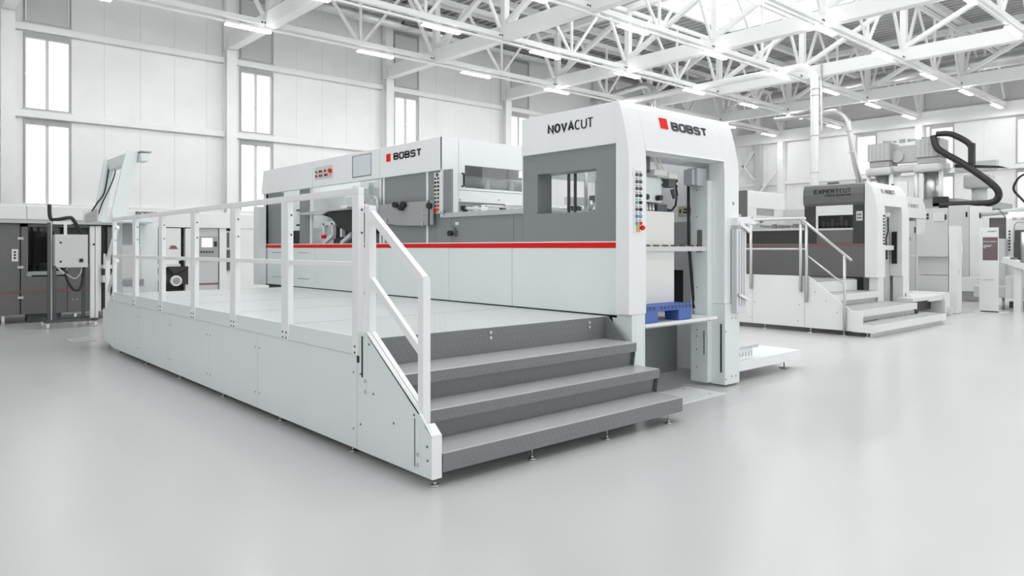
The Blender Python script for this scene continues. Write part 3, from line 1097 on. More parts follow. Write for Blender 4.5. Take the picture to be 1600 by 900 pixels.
# far wall furniture seen through the portal
k = K(); k.box(XF - .065, XF - .052, 4.89, 5.5, 1.585, 1.86)
fp = obj('inner_plate', k, 'grey_mid', mm)
k = K(); k.box(XF - .07, XF - .052, 4.80, 5.45, .80, 1.5)
obj('inner_plate', k, 'grey_light', mm)
k = K(); k.box(XF - .075, XF - .068, 5.10, 5.28, .83, 1.28)
obj('inner_opening', k, 'black', mm)
k = K(); k.box(XF - .06, XF - .052, 4.97, 5.18, 1.93, 2.05)
wp = obj('warning_plate', k, 'plate_tan', mm)
k = K(); k.prism([(5.15, 1.955), (5.165, 1.99), (5.15, 2.025), (5.135, 1.99)], 'x', XF - .062, XF - .059); k.box(XF - .062, XF - .059, 4.99, 5.11, 1.965, 1.985); k.box(XF - .062, XF - .059, 5.0, 5.1, 2.0, 2.02)
obj('plate_print', k, 'ink', wp)
k = K(); k.box(XF - .06, XF - .052, 4.88, 4.94, 1.90, 2.05)
obj('blue_label', k, 'navy', mm)
k = K(); k.tube([(6.93, 4.78, 2.35), (6.94, 4.78, 1.6), (6.97, 4.76, 1.2), (6.985, 4.74, .86)], .018, 8)
obj('lift_strap', k, 'rubber', mm)
k = K(); k.cyl((6.985, 4.74, .80), (6.985, 4.74, .95), .016, 10)
obj('strap_end', k, 'steel', mm)
k = K(); k.cyl((7.0, 4.66, 1.35), (7.0, 4.66, 2.35), .012, 10); k.box(6.97, 7.03, 4.63, 4.69, 1.5, 1.75)
obj('guide_rod', k, 'steel_dark', mm)
# suction head and frame under the feeder roof
k = K(); k.box(XF - .06, XF, 4.58, 5.955, 2.6, 2.985)
obj('far_header', k, 'paint_white', mm)
k = K(); k.box(XS + .035, XF - .065, 5.90, 5.955, 2.61, 2.985)
obj('rear_header', k, 'paint_white', mm)
k = K(); k.box(5.55, XF - .06, 4.58, 4.95, 2.50, 2.57)
obj('feeder_ceiling', k, 'paint_white', mm)
k = K(); k.box(5.7, 6.36, 4.72, 5.05, 2.03, 2.30, .02)
sh2 = obj('suction_head', k, 'paint', mm)
k = K()
for x in (6.04, 6.27):
    k.cyl((x, 4.72, 2.08), (x, 4.66, 2.08), .03, 12)
k.box(5.69, 5.71, 4.70, 4.8, 2.17, 2.25)
obj('black_knob', k, 'black', sh2)
k = K()
for i in range(6):
    k.cyl((5.95 + i * .055, 4.74, 2.02), (5.95 + i * .055, 4.74, 1.9), .02, 10)
obj('valve_block', k, 'steel', sh2)
k = K(); k.box(5.98, 6.03, 4.69, 4.72, 1.90, 1.95)
obj('red_tap', k, 'red', sh2)
k = K(); k.box(6.28, 6.46, 4.72, 4.9, 1.86, 2.02, .01); k.box(6.46, 6.53, 4.72, 4.88, 1.87, 1.95)
obj('sensor_block', k, 'grey_dark', mm)
k = K(); k.tube([(6.7, 4.8, 2.3), (6.73, 4.79, 2.15), (6.69, 4.78, 2.02), (6.6, 4.77, 1.96), (6.5, 4.77, 1.97)], .012, 8)
obj('black_hose', k, 'rubber', mm)
k = K(); k.cyl((5.75, 4.95, 2.32), (6.95, 4.95, 2.32), .02, 10); k.cyl((5.75, 4.95, 2.26), (6.95, 4.95, 2.26), .016, 10)
obj('cross_shaft', k, 'steel_dark', mm)
k = K(); k.box(6.1, 6.32, 4.62, 4.68, 2.31, 2.37, .01); k.box(6.35, 6.5, 4.62, 4.68, 2.29, 2.35, .01); k.bar((6.22, 4.65, 2.36), (6.18, 4.7, 2.52), .05, .03); k.bar((6.30, 4.65, 2.36), (6.26, 4.7, 2.52), .03, .02)
obj('air_cylinder', k, 'paper', mm)
k = K(); k.box(6.4, 6.52, 4.66, 4.74, 2.2, 2.29); k.cyl((6.46, 4.66, 2.18), (6.48, 4.64, 2.08), .025, 10); k.box(5.9, 6.1, 4.68, 4.78, 2.34, 2.5); k.box(5.56, 5.9, 4.7, 4.9, 2.4, 2.5)
obj('clamp_bracket', k, 'grey_dark', mm)
k = K(); k.box(6.80, 6.86, 4.64, 4.75, 2.25, 2.42); k.box(6.862, 7.03, 4.61, 4.75, 2.24, 2.44, .005)
obj('drive_box', k, 'alu', mm)
k = K(); k.cyl((6.45, 5.1, 2.12), (6.2, 5.1, 2.12), .12, 20); k.prism([(6.15, 1.98), (6.5, 2.0), (6.5, 1.96), (6.25, 1.9)], 'y', 5.0, 5.1)
obj('fan_housing', k, 'grey_dark', mm)
k = K(); k.box(6.7, 7.3, 5.5, 5.54, 2.05, 2.5)
obj('inner_screen', k, 'grey_mid', mm)
# parts visible through the feeder window
k = K(); k.cyl((5.95, 5.45, 1.8), (5.95, 5.45, 2.5), .02, 12); k.cyl((5.85, 5.2, 1.8), (5.85, 5.2, 2.5), .02, 12)
obj('guide_column', k, 'alu', mm)
k = K()
k.box(5.9, 5.92, 5.66, 5.69, 1.8, 2.5); k.box(5.9, 5.92, 5.56, 5.59, 1.8, 2.5)
obj('lift_chain', k, 'rubber', mm)
k = K(); k.tube([(6.0, 5.05, 2.5), (6.0, 5.08, 2.35), (6.0, 5.2, 2.2), (6.0, 5.3, 2.05), (6.0, 5.32, 1.95)], .022, 8)
obj('black_hose', k, 'rubber', mm)
k = K(); k.box(6.5, 6.55, 5.0, 5.9, 2.1, 2.18)
obj('dark_beam', k, 'grey_dark', mm)
k = K(); k.bar((5.95, 5.3, 1.93), (5.9, 4.95, 1.98), .07, .06)
obj('hand_tool', k, 'navy', mm)
k = K(); k.cyl((5.9, 4.97, 1.98), (5.9, 4.91, 1.99), .035, 12); k.cyl((5.92, 5.16, 1.97), (5.91, 5.08, 1.985), .03, 10)
obj('tool_cap', k, 'orange', mm)
k = K()
for i in range(7):
    k.cyl((6.05, 4.92 + i * .11, 1.9), (6.05, 4.92 + i * .11, 2.0 + (i % 3) * .04), .028, 10)
obj('sucker_stem', k, 'steel', mm)
k = K(); k.box(5.9, 6.15, 4.88, 5.7, 1.86, 1.9)
obj('sucker_beam', k, 'steel_dark', mm)
# ---- grey post and brackets on the drive side of the portal
k = K(); k.box(7.19, 7.395, YF - .075, YF - .008, .82, 1.76, .004)
gp = obj('barrier_post', k, 'alu', mm)
for i in range(3):
    dup_k = K(); dup_k.box(7.24 + i * .05, 7.248 + i * .05, YF - .078, YF - .073, .9, 1.74)
    obj('post_groove', dup_k, 'grey_mid', gp)
k = K(); k.prism([(7.19, 1.80), (7.20, 1.885), (7.42, 1.90), (7.58, 1.845), (7.58, 1.815), (7.35, 1.83)], 'y', YF - .09, YF + .05, .004)
obj('bracket_cap', k, 'paint_white', gp)
k = K(); k.prism([(7.22, 1.845), (7.44, 1.755), (7.44, 1.715), (7.22, 1.80)], 'y', YF - .105, YF - .08)
obj('bracket_flap', k, 'paint_white', gp)
k = K(); k.prism([(7.22, 1.04), (7.44, .965), (7.44, .94), (7.22, 1.01)], 'y', YF - .105, YF - .08)
obj('bracket_flap', k, 'paint_white', gp)

# ---- delivery side header with screen and button field
HX = XS - .04
k = K(); k.prism([(7.455, 2.545), (7.455, 2.975), (13.07, 2.975), (13.17, 2.545)], 'x', HX, HX + .08, .006)
dh = obj('delivery_header', k, 'paint_white', mm)
k = K()
for y in (8.97, 10.34 + .73):
    k.box(HX - .001, HX + .004, y - .003, y + .003, 2.55, 2.97)
obj('panel_joint', k, 'grey_light', dh)
lettering('bobst', 'BOBST', (HX - .001, 8.60, 2.765), (0, -1, 0), (0, 0, 1), .107, 'ink', dh, weight=.29, width=.86, gap=.13, sq=True, total=.685)
k = K(); k.box(HX - .006, HX, 8.68, 8.785, 2.763, 2.87)
obj('logo_block', k, 'red', dh)
k = K(); k.box(HX - .004, HX + .01, 9.20, 9.75, 2.605, 2.93)
fr = obj('screen_frame', k, 'ink_grey', mm)
k = K(); k.box(HX - .006, HX - .001, 9.205, 9.725, 2.615, 2.92)
obj('screen_glass', k, 'screen', fr)
k = K(); k.box(HX - .003, HX + .005, 10.37, 10.99, 2.655, 2.862)
bf = obj('button_field', k, 'grey_pale', mm)
for i in range(8):
    for j in range(2):
        m_ = ['black', 'grey_pale', 'red', 'green', 'grey_pale', 'black', 'red', 'grey_pale'][(i + 3 * j) % 8]
        k = K(); k.cyl((HX - .003, 10.92 - i * .062, 2.715 + j * .07), (HX - .02, 10.92 - i * .062, 2.715 + j * .07), .019, 10)
        obj('push_button', k, m_, bf)
k = K(); k.cyl((HX - .003, 10.43, 2.77), (HX - .035, 10.43, 2.77), .035, 12)
obj('emergency_stop', k, 'red', bf)
# unseen roof of the delivery, made of glass to let daylight in
k = K(); k.box(HX + .08, XF, 7.5, 13.05, 2.955, 2.965)
obj('delivery_roof', k, 'glass', mm)
k = K(); k.box(HX + .06, XF, 13.0, 13.12, .9, 2.95)
obj('delivery_end_wall', k, 'paint_white', mm)
# end face over the feed table
YE = 7.465
k = K()
k.box(HX + .0, 5.707, YE, YE + .03, 1.945, 2.972, .004)
ef = obj('end_panel', k, 'paint_white', mm)
k = K()
k.box(5.712, XF, YE - .002, YE + .03, 2.632, 2.972)
k.box(5.712, 5.81, YE - .002, YE + .03, 2.305, 2.632)
k.box(5.81, XF, YE - .002, YE + .03, 2.305, 2.335)
k.box(7.0, XF, YE - .002, YE + .03, 2.335, 2.632)
gd = obj('guard_door', k, 'paint_white', mm)
k = K(); k.box(5.81, 7.0, YE + .008, YE + .014, 2.335, 2.632)
obj('guard_glass', k, 'guard_glass', gd)
k = K(); k.tube([(5.765, YE - .002, 2.52), (5.765, YE - .04, 2.515), (5.765, YE - .04, 2.355), (5.765, YE - .002, 2.35)], .013, 8)
obj('door_handle', k, 'black', gd)
k = K(); k.cyl((5.75, YE + .3, 2.46), (7.25, YE + .3, 2.46), .075, 16)
obj('feed_roller', k, 'grey_pale', mm)
k = K(); k.box(5.8, 7.2, YE + .34, YE + .42, 2.33, 2.45)
for x in (5.9, 6.35, 6.8):
    k.box(x, x + .05, YE + .2, YE + .25, 2.33, 2.5)
obj('roller_bracket', k, 'paint', mm)
k = K(); k.box(5.6, 7.3, YE + .6, YE + .64, 1.65, 2.9)
obj('inner_bulkhead', k, 'grey_dark', mm)
k = K(); k.box(5.6, 7.3, YE + .04, YE + .6, 2.86, 2.90)
obj('added_shade_lid', k, 'grey_dark', mm)  # dark lid added to keep daylight out behind the guard door
k = K(); k.box(5.712, XF, YE + .0, YE + .05, 2.15, 2.30, .006)
obj('cross_beam', k, 'paint_white', mm)
k = K(); k.cyl((5.73, YE - .004, 2.175), (5.73, YE + .01, 2.175), .01, 8); k.cyl((6.4, YE - .004, 2.2), (6.4, YE + .01, 2.2), .01, 8)
obj('screw', k, 'steel_dark', mm)
k = K(); k.box(5.712, XF, YE + .1, YE + .12, 1.98, 2.16)
obj('inner_screen', k, 'grey_light', mm)
# feed table between delivery and feeder
k = K(); k.box(5.53, XF - .05, 5.96, 7.46, 1.95, 1.985)
ft = obj('feed_table', k, 'paint_white', mm)
k = K(); k.box(XS - .03, XS + .05, 5.965, 7.50, 1.932, 1.992, .004)
obj('table_rail', k, 'alu', ft)
k = K(); k.box(XS - .034, XS - .02, 7.49, 7.51, 1.925, 2.02); k.cyl((XS - .02, 7.44, 2.0), (XS - .07, 7.44, 2.0), .02, 12)
obj('rail_end', k, 'steel', ft)
k = K(); k.box(6.2, XF - .1, 5.97, 6.03, 2.06, 2.16, .005)
obj('side_guide', k, 'paint_white', mm)
k = K()
k.cyl((5.62, 7.2, 2.05), (7.2, 7.2, 2.05), .015, 8); k.cyl((5.62, 6.8, 2.06), (7.2, 6.8, 2.06), .015, 8); k.cyl((5.62, 6.45, 2.05), (7.2, 6.45, 2.05), .02, 8)
obj('feed_shaft', k, 'steel', mm)
k = K()
for x, y in ((5.75, 7.0), (5.95, 6.6), (6.2, 7.1), (6.35, 6.5), (6.6, 6.9), (5.85, 7.3), (6.7, 6.3), (6.9, 6.6)):
    k.box(x, x + .06, y, y + .05, 1.985, 2.09)
    k.box(x - .02, x + .05, y - .03, y, 2.04, 2.07)
obj('feed_block', k, 'paint_white', mm)
k = K()
for x, y in ((5.66, 7.32), (6.0, 6.95), (6.42, 6.7), (6.75, 6.42), (6.55, 6.15)):
    k.box(x, x + .05, y, y + .04, 2.03, 2.09)
    k.cyl((x + .02, y, 2.03), (x + .02, y - .05, 2.03), .028, 10)
obj('black_wheel', k, 'black', mm)
# ---- operator side of the delivery: button strip, sheets, posts and open bays
k = K(); k.box(XS - .03, XS - .008, 7.505, 7.645, 1.99, 2.52, .003)
bs = obj('button_panel', k, 'paper', mm)
for i in range(9):
    for j in range(2):
        m_ = 'red' if (i == 7 and j == 1) else 'green' if (i in (4, 7)) else 'black' if i in (1, 2, 3) else 'grey_dark'
        k = K(); k.cyl((XS - .03, 7.61 - j * .06, 2.44 - i * .05), (XS - .046, 7.61 - j * .06, 2.44 - i * .05), .014, 10)
        obj('push_button', k, m_, bs)
k = K(); k.cyl((XS - .03, 7.575, 2.49), (XS - .042, 7.575, 2.49), .024, 12)
obj('selector_switch', k, 'grey_dark', bs)
k = K(); k.box(XS - .04, XS - .03, 7.535, 7.585, 2.0, 2.05, .002)
obj('stop_plate', k, 'yellow', bs)
k = K(); k.cyl((XS - .03, 7.61, 2.03), (XS - .065, 7.61, 2.03), .028, 12)
obj('emergency_stop', k, 'red', bs)
k = K(); k.box(XS - .012, XS + .02, 7.845, 8.87, 1.616, 2.545)
obj('grey_side_panel', k, 'grey', mm)
k = K(); k.box(XS - .02, XS + .02, 7.80, 7.84, 1.616, 2.545)
ps = obj('door_post', k, 'paint_white', mm)
for y in (8.875, 8.965):
    k = K(); k.box(XS - .02, XS + .02, y, y + .045, 1.616, 2.545)
    obj('door_post', k, 'paint_white', mm)
k = K(); k.box(XS - .012, XS + .02, 7.625, 7.795, 1.616, 2.545)
obj('grey_side_panel', k, 'grey', mm)
k = K(); k.box(XS - .012, XS + .02, 8.92, 8.965, 1.616, 2.545)
obj('grey_side_panel', k, 'grey', mm)
# bowed cover plate in front of the grey sheet
XG = XS - .10
k = K()
prof = [(7.60, 2.16), (8.95, 2.155), (9.02, 2.05), (8.85, 1.93), (8.70, 1.885), (8.35, 1.855), (8.0, 1.842), (7.60, 1.842)]
k.prism(prof, 'x', XG, XG + .03, .004)
cp = obj('cover_plate', k, 'grey_mid', mm)
k = K(); k.cyl((XG - .002, 7.66, 2.16), (XG - .002, 7.66, 1.84), .01, 8); k.cyl((XG, 7.62, 2.09), (XG - .05, 7.62, 2.09), .04, 14)
obj('cover_hinge', k, 'black', cp)
k = K()
for y, z in ((8.42, 2.135), (8.28, 2.09), (8.22, 2.13)):
    k.cyl((XG, y, z), (XG - .06, y - .02, z), .04, 16)
obj('black_knob', k, 'black', cp)
k = K(); k.box(XG - .02, XG, 8.66, 8.70, 1.90, 1.97); k.cyl((XG, 7.8, 2.05), (XG - .006, 7.8, 2.05), .014, 8); k.cyl((XG, 7.79, 1.98), (XG - .006, 7.79, 1.98), .014, 8); k.box(XG - .015, XG, 7.78, 7.81, 1.83, 1.89)
obj('latch', k, 'steel', cp)
k = K(); k.cyl((XG - .03, 9.05, 2.14), (XG + .02, 9.05, 2.14), .16, 24); k.cyl((XG - .05, 9.05, 2.14), (XG - .03, 9.05, 2.14), .09, 20)
fl = obj('flange_hub', k, 'alu', mm)
k = K()
for i in range(8):
    a = i * math.pi / 4
    k.cyl((XG - .03, 9.05 + .13 * math.cos(a), 2.14 + .13 * math.sin(a)), (XG - .045, 9.05 + .13 * math.cos(a), 2.14 + .13 * math.sin(a)), .014, 8)
obj('hub_bolt', k, 'steel', fl)
k = K(); k.cyl((XG, 9.1, 2.16), (XG, 9.75, 2.16), .035, 14); k.cyl((XG, 9.3, 2.16), (XG, 9.4, 2.16), .06, 14)
obj('hub_shaft', k, 'steel', fl)
# black hopper beside it
k = K(); k.prism([(9.2, 2.12), (10.9, 2.12), (10.35, 2.02), (10.1, 1.86), (9.75, 1.78), (9.2, 1.76)], 'x', XG + .02, XS + .3)
obj('dark_hopper', k, 'rubber', mm)
k = K(); k.prism([(9.3, 2.125), (9.3, 2.15), (10.6, 2.15), (11.5, 2.125), (11.3, 2.10), (10.6, 2.08), (10.4, 2.125)], 'x', XG - .02, XS + .3)
obj('hopper_lid', k, 'grey_light', mm)
k = K(); k.box(XG - .03, XG, 9.3, 9.95, 2.15, 2.19, .004)
obj('lid_rail', k, 'paint_white', mm)
# interior of the delivery bays
for a, b in ((12.38, 13.08), (11.3, 11.68)):
    k = K(); k.box(XS + .02, XS + .05, a, b, 1.62, 2.54)
    obj('grey_side_panel', k, 'grey', mm)
k = K(); k.box(XS + .0, XS + .05, 13.1, 13.165, 1.616, 2.54)
obj('door_post', k, 'paint_white', mm)
k = K(); k.box(XS + .02, XS + .05, 11.22, 11.29, 1.62, 2.54); k.box(XS + .3, XS + .36, 10.3, 10.36, 1.62, 2.54); k.box(XS + .2, XS + .26, 9.62, 9.68, 1.62, 2.54)
obj('inner_post', k, 'paint_white', mm)
k = K(); k.box(XS + .06, XF - .1, 7.66, 13.0, 1.562, 1.60)
obj('inner_floor', k, 'grey_light', mm)
k = K(); k.box(XS + 1.2, XS + 1.6, 9.0, 13.0, 2.2, 2.5); k.box(XS + .6, XS + .66, 9.8, 10.2, 2.18, 2.52); k.box(XS + .6, XS + .66, 10.4, 10.9, 2.18, 2.52); k.box(XS + .5, XS + .56, 11.0, 12.6, 2.2, 2.5)
obj('inner_frame', k, 'paint_white', mm)
for y0 in (10.55, 9.95):
    k = K()
    k.bar((XS + .12, y0, 1.95), (XS + .12, y0 + .45, 1.95), .06, .06)
    k.bar((XS + .12, y0 + .4, 1.95), (XS + .12, y0 + .4, 1.72), .06, .06)
    k.bar((XS + .12, y0 + .1, 1.95), (XS + .12, y0 + .1, 1.66 + .1), .06, .06)
    k.bar((XS + .12, y0 + .1, 1.76), (XS + .12, y0 + .42, 1.62), .06, .06)
    obj('support_bracket', k, 'paint_white', mm)
k = K(); k.box(XS + .45, XS + .5, 9.2, 11.2, 1.602, 2.06)
obj('dark_backing', k, 'black', mm)
k = K(); k.box(XS + .25, XS + .4, 9.4, 10.9, 1.602, 1.70)
obj('belt_drive', k, 'grey_dark', mm)
k = K(); k.box(XS + .08, XS + .12, 10.9, 11.0, 1.7, 1.76)
obj('red_tap', k, 'red', mm)
k = K(); k.box(XS + .1, XS + .14, 11.75, 11.95, 1.95, 2.2)
obj('warning_sign', k, 'paper', mm)
k = K(); k.box(XS + .095, XS + .1, 11.73, 11.97, 1.93, 1.96); k.box(XS + .095, XS + .1, 11.73, 11.97, 2.19, 2.22); k.box(XS + .095, XS + .1, 11.73, 11.75, 1.93, 2.22); k.box(XS + .095, XS + .1, 11.75, 12.35, 1.62, 1.85)
obj('sign_frame', k, 'black', mm)
k = K(); k.box(XS + .1, XS + .5, 11.75, 12.3, 1.62, 1.9)
obj('inner_box', k, 'paint_white', mm)
k = K(); k.box(XS + .004, XS + .01, 9.03, 9.6, 1.62, 2.54)
obj('guard_window', k, 'guard_glass', mm)
for y0, y1 in ((9.62, 11.2), (11.70, 12.36)):
    k = K(); k.box(XS + .004, XS + .01, y0, y1, 2.17, 2.54)
    obj('guard_window', k, 'glass', mm)
# light cream cabinet next to the rear end of the machine
k = K(); k.box(5.3, 5.44, 12.95, 13.18, .87, 2.3)
obj('end_cover', k, 'paint', mm)

# ------------------------------------------------------------------ loose things at the feeder
# blue plastic pallet: top deck with holes painted dark along the edge, three runners with feet
pl = thing('plastic_pallet', 'bright blue plastic pallet on the pile table', 'pallet', (6.1, 4.95, .797))
k = K()
k.box(5.70, 6.50, 4.44, 5.55, .905, .965, .008)
top = obj('pallet_deck', k, 'blue', pl)
for i in range(13):
    if i in (3,):
        continue
    x = 5.72 + i * .061
    k = K(); k.box(x, x + .028, 4.436, 4.441, .925, .955)
    obj('painted_hole', k, 'navy', top)  # dark blue tile painting the shade inside a hole
for x0, x1 in ((5.70, 5.92), (6.27, 6.50)):
    for y0, y1 in ((4.44, 4.62), (4.9, 5.1), (5.37, 5.55)):
        k = K(); k.box(x0, x1, y0, y1, .797, .91, .01)
        obj('pallet_foot', k, 'blue', pl)
k = K(); k.box(5.66, 6.44, 4.62, 5.52, .967, 1.93, .004)
tag(obj('paper_stack', k, 'paper'), 'tall stack of white sheets on the blue pallet', 'paper')
k = K(); k.box(5.30, 6.78, 4.20, 4.70, 0.0, .008, .002)
fpz = thing('floor_plate', 'white metal plate lying on the floor under the portal', 'floor plate', (6.0, 4.45, 0))
obj('plate_sheet', k, 'paint_white', fpz)
k = K(); k.cyl((6.62, 4.3, .008), (6.62, 4.3, .010), .012, 10); k.cyl((6.62, 4.62, .008), (6.62, 4.62, .010), .012, 10)
obj('plate_screw', k, 'steel_dark', fpz)

# ------------------------------------------------------------------ low platform on the drive side
lpz = thing('low_platform', 'low white platform with perforated step beside the portal', 'platform', (8.2, 5.5, 0))
k = K(); k.box(7.38, 8.95, 4.46, 4.50, .12, .235, .003); k.box(8.91, 8.95, 4.5, 6.5, .12, .235); k.box(7.38, 7.42, 4.5, 6.5, .12, .235)
obj('edge_beam', k, 'paint_white', lpz)
k = K(); k.box(7.38, 8.95, 4.5, 6.5, .215, .236)
obj('platform_sheet', k, 'paint', lpz)
k = K(); k.box(7.38, 7.93, 4.475, 4.86, .365, .40, .003)
sb = obj('step_grating', k, 'deck', lpz)
# riser with a row of round holes
xs_ = [7.46 + i * .13 for i in range(7)]
k = K()
for i in range(7):
    x, w_, zc_, r_ = 7.38 + i * .066, .066, .2985, .027
    ring = [(x + w_ / 2 + r_ * math.cos(t), zc_ + r_ * math.sin(t)) for t in [math.pi * (2 * j + 1) / 12 for j in range(12)]]
    cor = [(x + w_, .365), (x, .365), (x, .237), (x + w_, .237)]
    for j in range(12):
        a_, b_ = ring[j], ring[(j + 1) % 12]
        c_ = cor[((j - 1) // 3) % 4] if False else cor[(j // 3) % 4]
        d_ = cor[((j + 1) // 3) % 4] if j < 11 else cor[0]
        q_ = [a_, b_, d_] if c_ == d_ else [a_, b_, d_, c_]
        k.prism(q_, 'y', 4.505, 4.52)
obj('perforated_riser', k, 'paint_white', sb)
k = K(); k.box(7.40, 7.83, 4.70, 4.72, .237, .365)
obj('step_back_plate', k, 'grey_dark', sb)
ft_ = None
for x, y in ((8.82, 4.62), (7.6, 4.62), (8.82, 6.3)):
    if ft_ is None:
        k = K(); k.cyl((x, y, .01), (x, y, .2), .008, 8); k.cyl((x, y, 0), (x, y, .012), .06, 14)
        ft_ = obj('levelling_foot', k, 'steel', lpz)
    else:
        dup(ft_, (x - 8.82, y - 4.62, 0), lpz)
k = K(); k.box(8.55, 8.93, 4.55, 4.7, .09, .12)
obj('foot_bracket', k, 'steel_dark', lpz)

# ================================================================== grey machine along the back wall
YL = 17.65
lm = thing('folding_machine', 'dark grey machine with white top cover along the back wall behind the trolley', 'machine', (4.2, 18.6, 0))
k = K(); k.box(-3.2, 7.2, YL + .1, 19.6, .18, 2.1)
obj('machine_core', k, 'far_dark', lm)
k = K()
k.prism([(YL - .12, 2.13), (YL - .10, 2.40), (YL + .1, 2.44), (19.7, 2.44), (19.7, 2.13)], 'x', -3.2, 2.36, .006)
obj('top_cover', k, 'far_white', lm)
k = K(); k.prism([(YL - .12, 2.13), (YL - .10, 2.40), (YL + .1, 2.44), (19.7, 2.44), (19.7, 2.13)], 'x', 2.37, 4.0, .006)
obj('top_cover', k, 'far_white', lm)
k = K(); k.prism([(YL - .12, 2.02), (YL - .10, 2.36), (YL + .1, 2.40), (19.7, 2.40), (19.7, 2.02)], 'x', 4.01, 7.2, .006)
tc3 = obj('top_cover', k, 'far_white', lm)
lettering('bobst', 'BOBST', (4.39, YL - .116, 2.275), (1, 0, 0), (0, .03, 1), .085, 'ink_grey', tc3, weight=.2, width=.9, gap=.13, sq=True, total=.46)
k = K(); k.box(-3.2, 4.0, YL - .1, YL + .1, 2.05, 2.13)
obj('cover_lip', k, 'grey_light', lm)
# cabinet doors with hinges
for a_ in (-3.2, -1.8, -.4):
    k = K(); k.box(a_, a_ + 1.39, YL, YL + .05, .18, 2.04, .006)
    obj('cabinet_door', k, 'left_grey', lm)
k = K(); k.box(1.0, 2.26, YL, YL + .05, .18, 2.04, .006)
d1 = obj('cabinet_door', k, 'left_grey', lm)
k = K(); k.box(2.12, 2.23, YL - .01, YL, 1.27, 1.52, .004)
sp_ = obj('switch_plate', k, 'paper', d1)
k = K()
for z in (1.34, 1.40, 1.46):
    k.cyl((2.175, YL - .01, z), (2.175, YL - .022, z), .02, 10)
obj('switch_knob', k, 'black', d1)
k = K()
for z in (1.74, 1.15, .53):
    k.box(2.22, 2.32, YL - .02, YL, z - .025, z + .025)
obj('door_hinge', k, 'grey_light', d1)
k = K(); k.box(2.28, 3.09, YL, YL + .05, .18, .95, .005); k.box(2.28, 2.40, YL, YL + .05, .95, 2.04); k.box(2.28, 3.5, YL, YL + .05, 1.98, 2.04)
d2 = obj('front_panel', k, 'left_grey', lm)
k = K(); k.box(3.1, 3.5, YL, YL + .05, .18, 1.2, .005)
obj('front_panel', k, 'left_grey', lm)
k = K()
for x in (3.2, 3.28):
    for z in (.45, .65):
        k.cyl((x, YL - .005, z), (x, YL, z), .015, 8)
obj('panel_lock', k, 'grey_light', lm)
k = K(); k.box(-3.2, 3.5, YL - .006, YL, .625, .66)
obj('red_stripe', k, 'red_soft', lm)
k = K(); k.box(2.41, 3.08, YL + .02, YL + .03, .98, 1.97)
obj('dark_window', k, 'smoked_glass', lm)
for x, m_, z0, z1 in ((2.5, 'grey_dark', 1.0, 1.9), (2.75, 'left_grey', 1.0, 1.95), (2.9, 'grey_mid', 1.3, 1.4), (2.6, 'grey_light', 1.2, 1.23), (2.55, 'grey_light', 1.78, 1.85)):
    k = K(); k.box(x, x + .14, YL + .05, YL + .1, z0, z1)
    obj('window_part', k, m_, lm)
k = K(); k.box(2.41, 3.08, YL + .0, YL + .08, .98, 1.06); k.cyl((2.42, YL - .02, 1.0), (2.42, YL + .02, 1.0), .05, 14)
obj('window_roller', k, 'grey_mid', lm)
# plinth feet
for x0, x1 in ((-3.0, -2.0), (-1.5, -.5), (1.0, 1.9), (1.98, 2.02), (2.4, 3.0), (3.25, 3.28), (3.42, 3.45)):
    k = K(); k.box(x0, x1, YL + .1, YL + .4, .02, .18) if x1 - x0 > .1 else k.cyl((x0, YL + .05, 0), (x0, YL + .05, .18), .03, 10)
    obj('plinth_foot', k, 'grey_dark' if x1 - x0 > .1 else 'paper', lm)
# middle, seen through the railing
k = K(); k.box(3.52, 3.72, YL - .05, YL + .1, .18, 2.02)
obj('white_post', k, 'far_white', lm)
k = K(); k.box(3.85, 4.6, YL - .03, YL + .05, 1.3, 2.0); k.box(3.72, 4.6, YL - .02, YL + .05, .95, 1.1)
obj('front_panel', k, 'left_grey', lm)
k = K(); k.box(3.72, 5.3, YL - .25, YL + .05, 1.10, 1.18, .004); k.box(3.72, 5.3, YL - .2, YL + .05, .80, .95, .004)
obj('white_rail', k, 'far_white', lm)
k = K(); k.box(3.72, 5.3, YL - .22, YL + .04, 1.05, 1.09)
obj('dark_rail', k, 'far_dark', lm)
k = K(); k.box(4.0, 4.98, YL - .06, YL + .0, .64, .82)
obj('front_panel', k, 'left_grey', lm)
k = K(); k.box(4.0, 4.98, YL - .066, YL + .0, .60, .64)
obj('red_stripe', k, 'red_soft', lm)
k = K()
for i in range(6):
    k.box(3.76 + i * .1, 3.80 + i * .1, YL - .1, YL - .04, 1.12 + (i % 3) * .08, 1.42 - (i % 2) * .1)
obj('valve_group', k, 'grey_pale', lm)
k = K(); k.box(4.95, 5.35, YL - .1, YL + .04, 1.25, 2.0, .006)
obj('white_housing', k, 'far_white', lm)
k = K(); k.box(5.02, 5.30, YL - .12, YL - .1, 1.15, 1.5, .01); k.prism([(5.04, 1.5), (5.30, 1.5), (5.25, 1.62), (5.1, 1.62)], 'y', YL - .12, YL - .1)
obj('round_cover', k, 'far_white', lm)
k = K(); k.prism([(5.08, 1.52), (5.28, 1.52), (5.22, 1.6), (5.13, 1.6)], 'y', YL - .126, YL - .12)
obj('red_window', k, 'red_soft', lm)
k = K(); k.box(5.0, 5.45, YL - .3, YL - .02, .7, 1.12); k.prism([(5.0, 1.1), (5.45, 1.1), (5.1, .95)], 'y', YL - .4, YL - .3)
obj('drive_unit', k, 'far_dark', lm)
k = K(); k.cyl((5.16, YL - .42, .80), (5.16, YL - .32, .80), .12, 20)
hw = obj('hand_wheel', k, 'paper', lm)
k = K(); k.cyl((5.16, YL - .43, .80), (5.16, YL - .42, .80), .08, 16); k.cyl((5.16, YL - .44, .80), (5.16, YL - .43, .80), .03, 12)
obj('wheel_hub', k, 'grey_mid', hw)
k = K(); k.box(5.45, 5.7, YL - .1, YL + .04, .2, 2.0, .006)
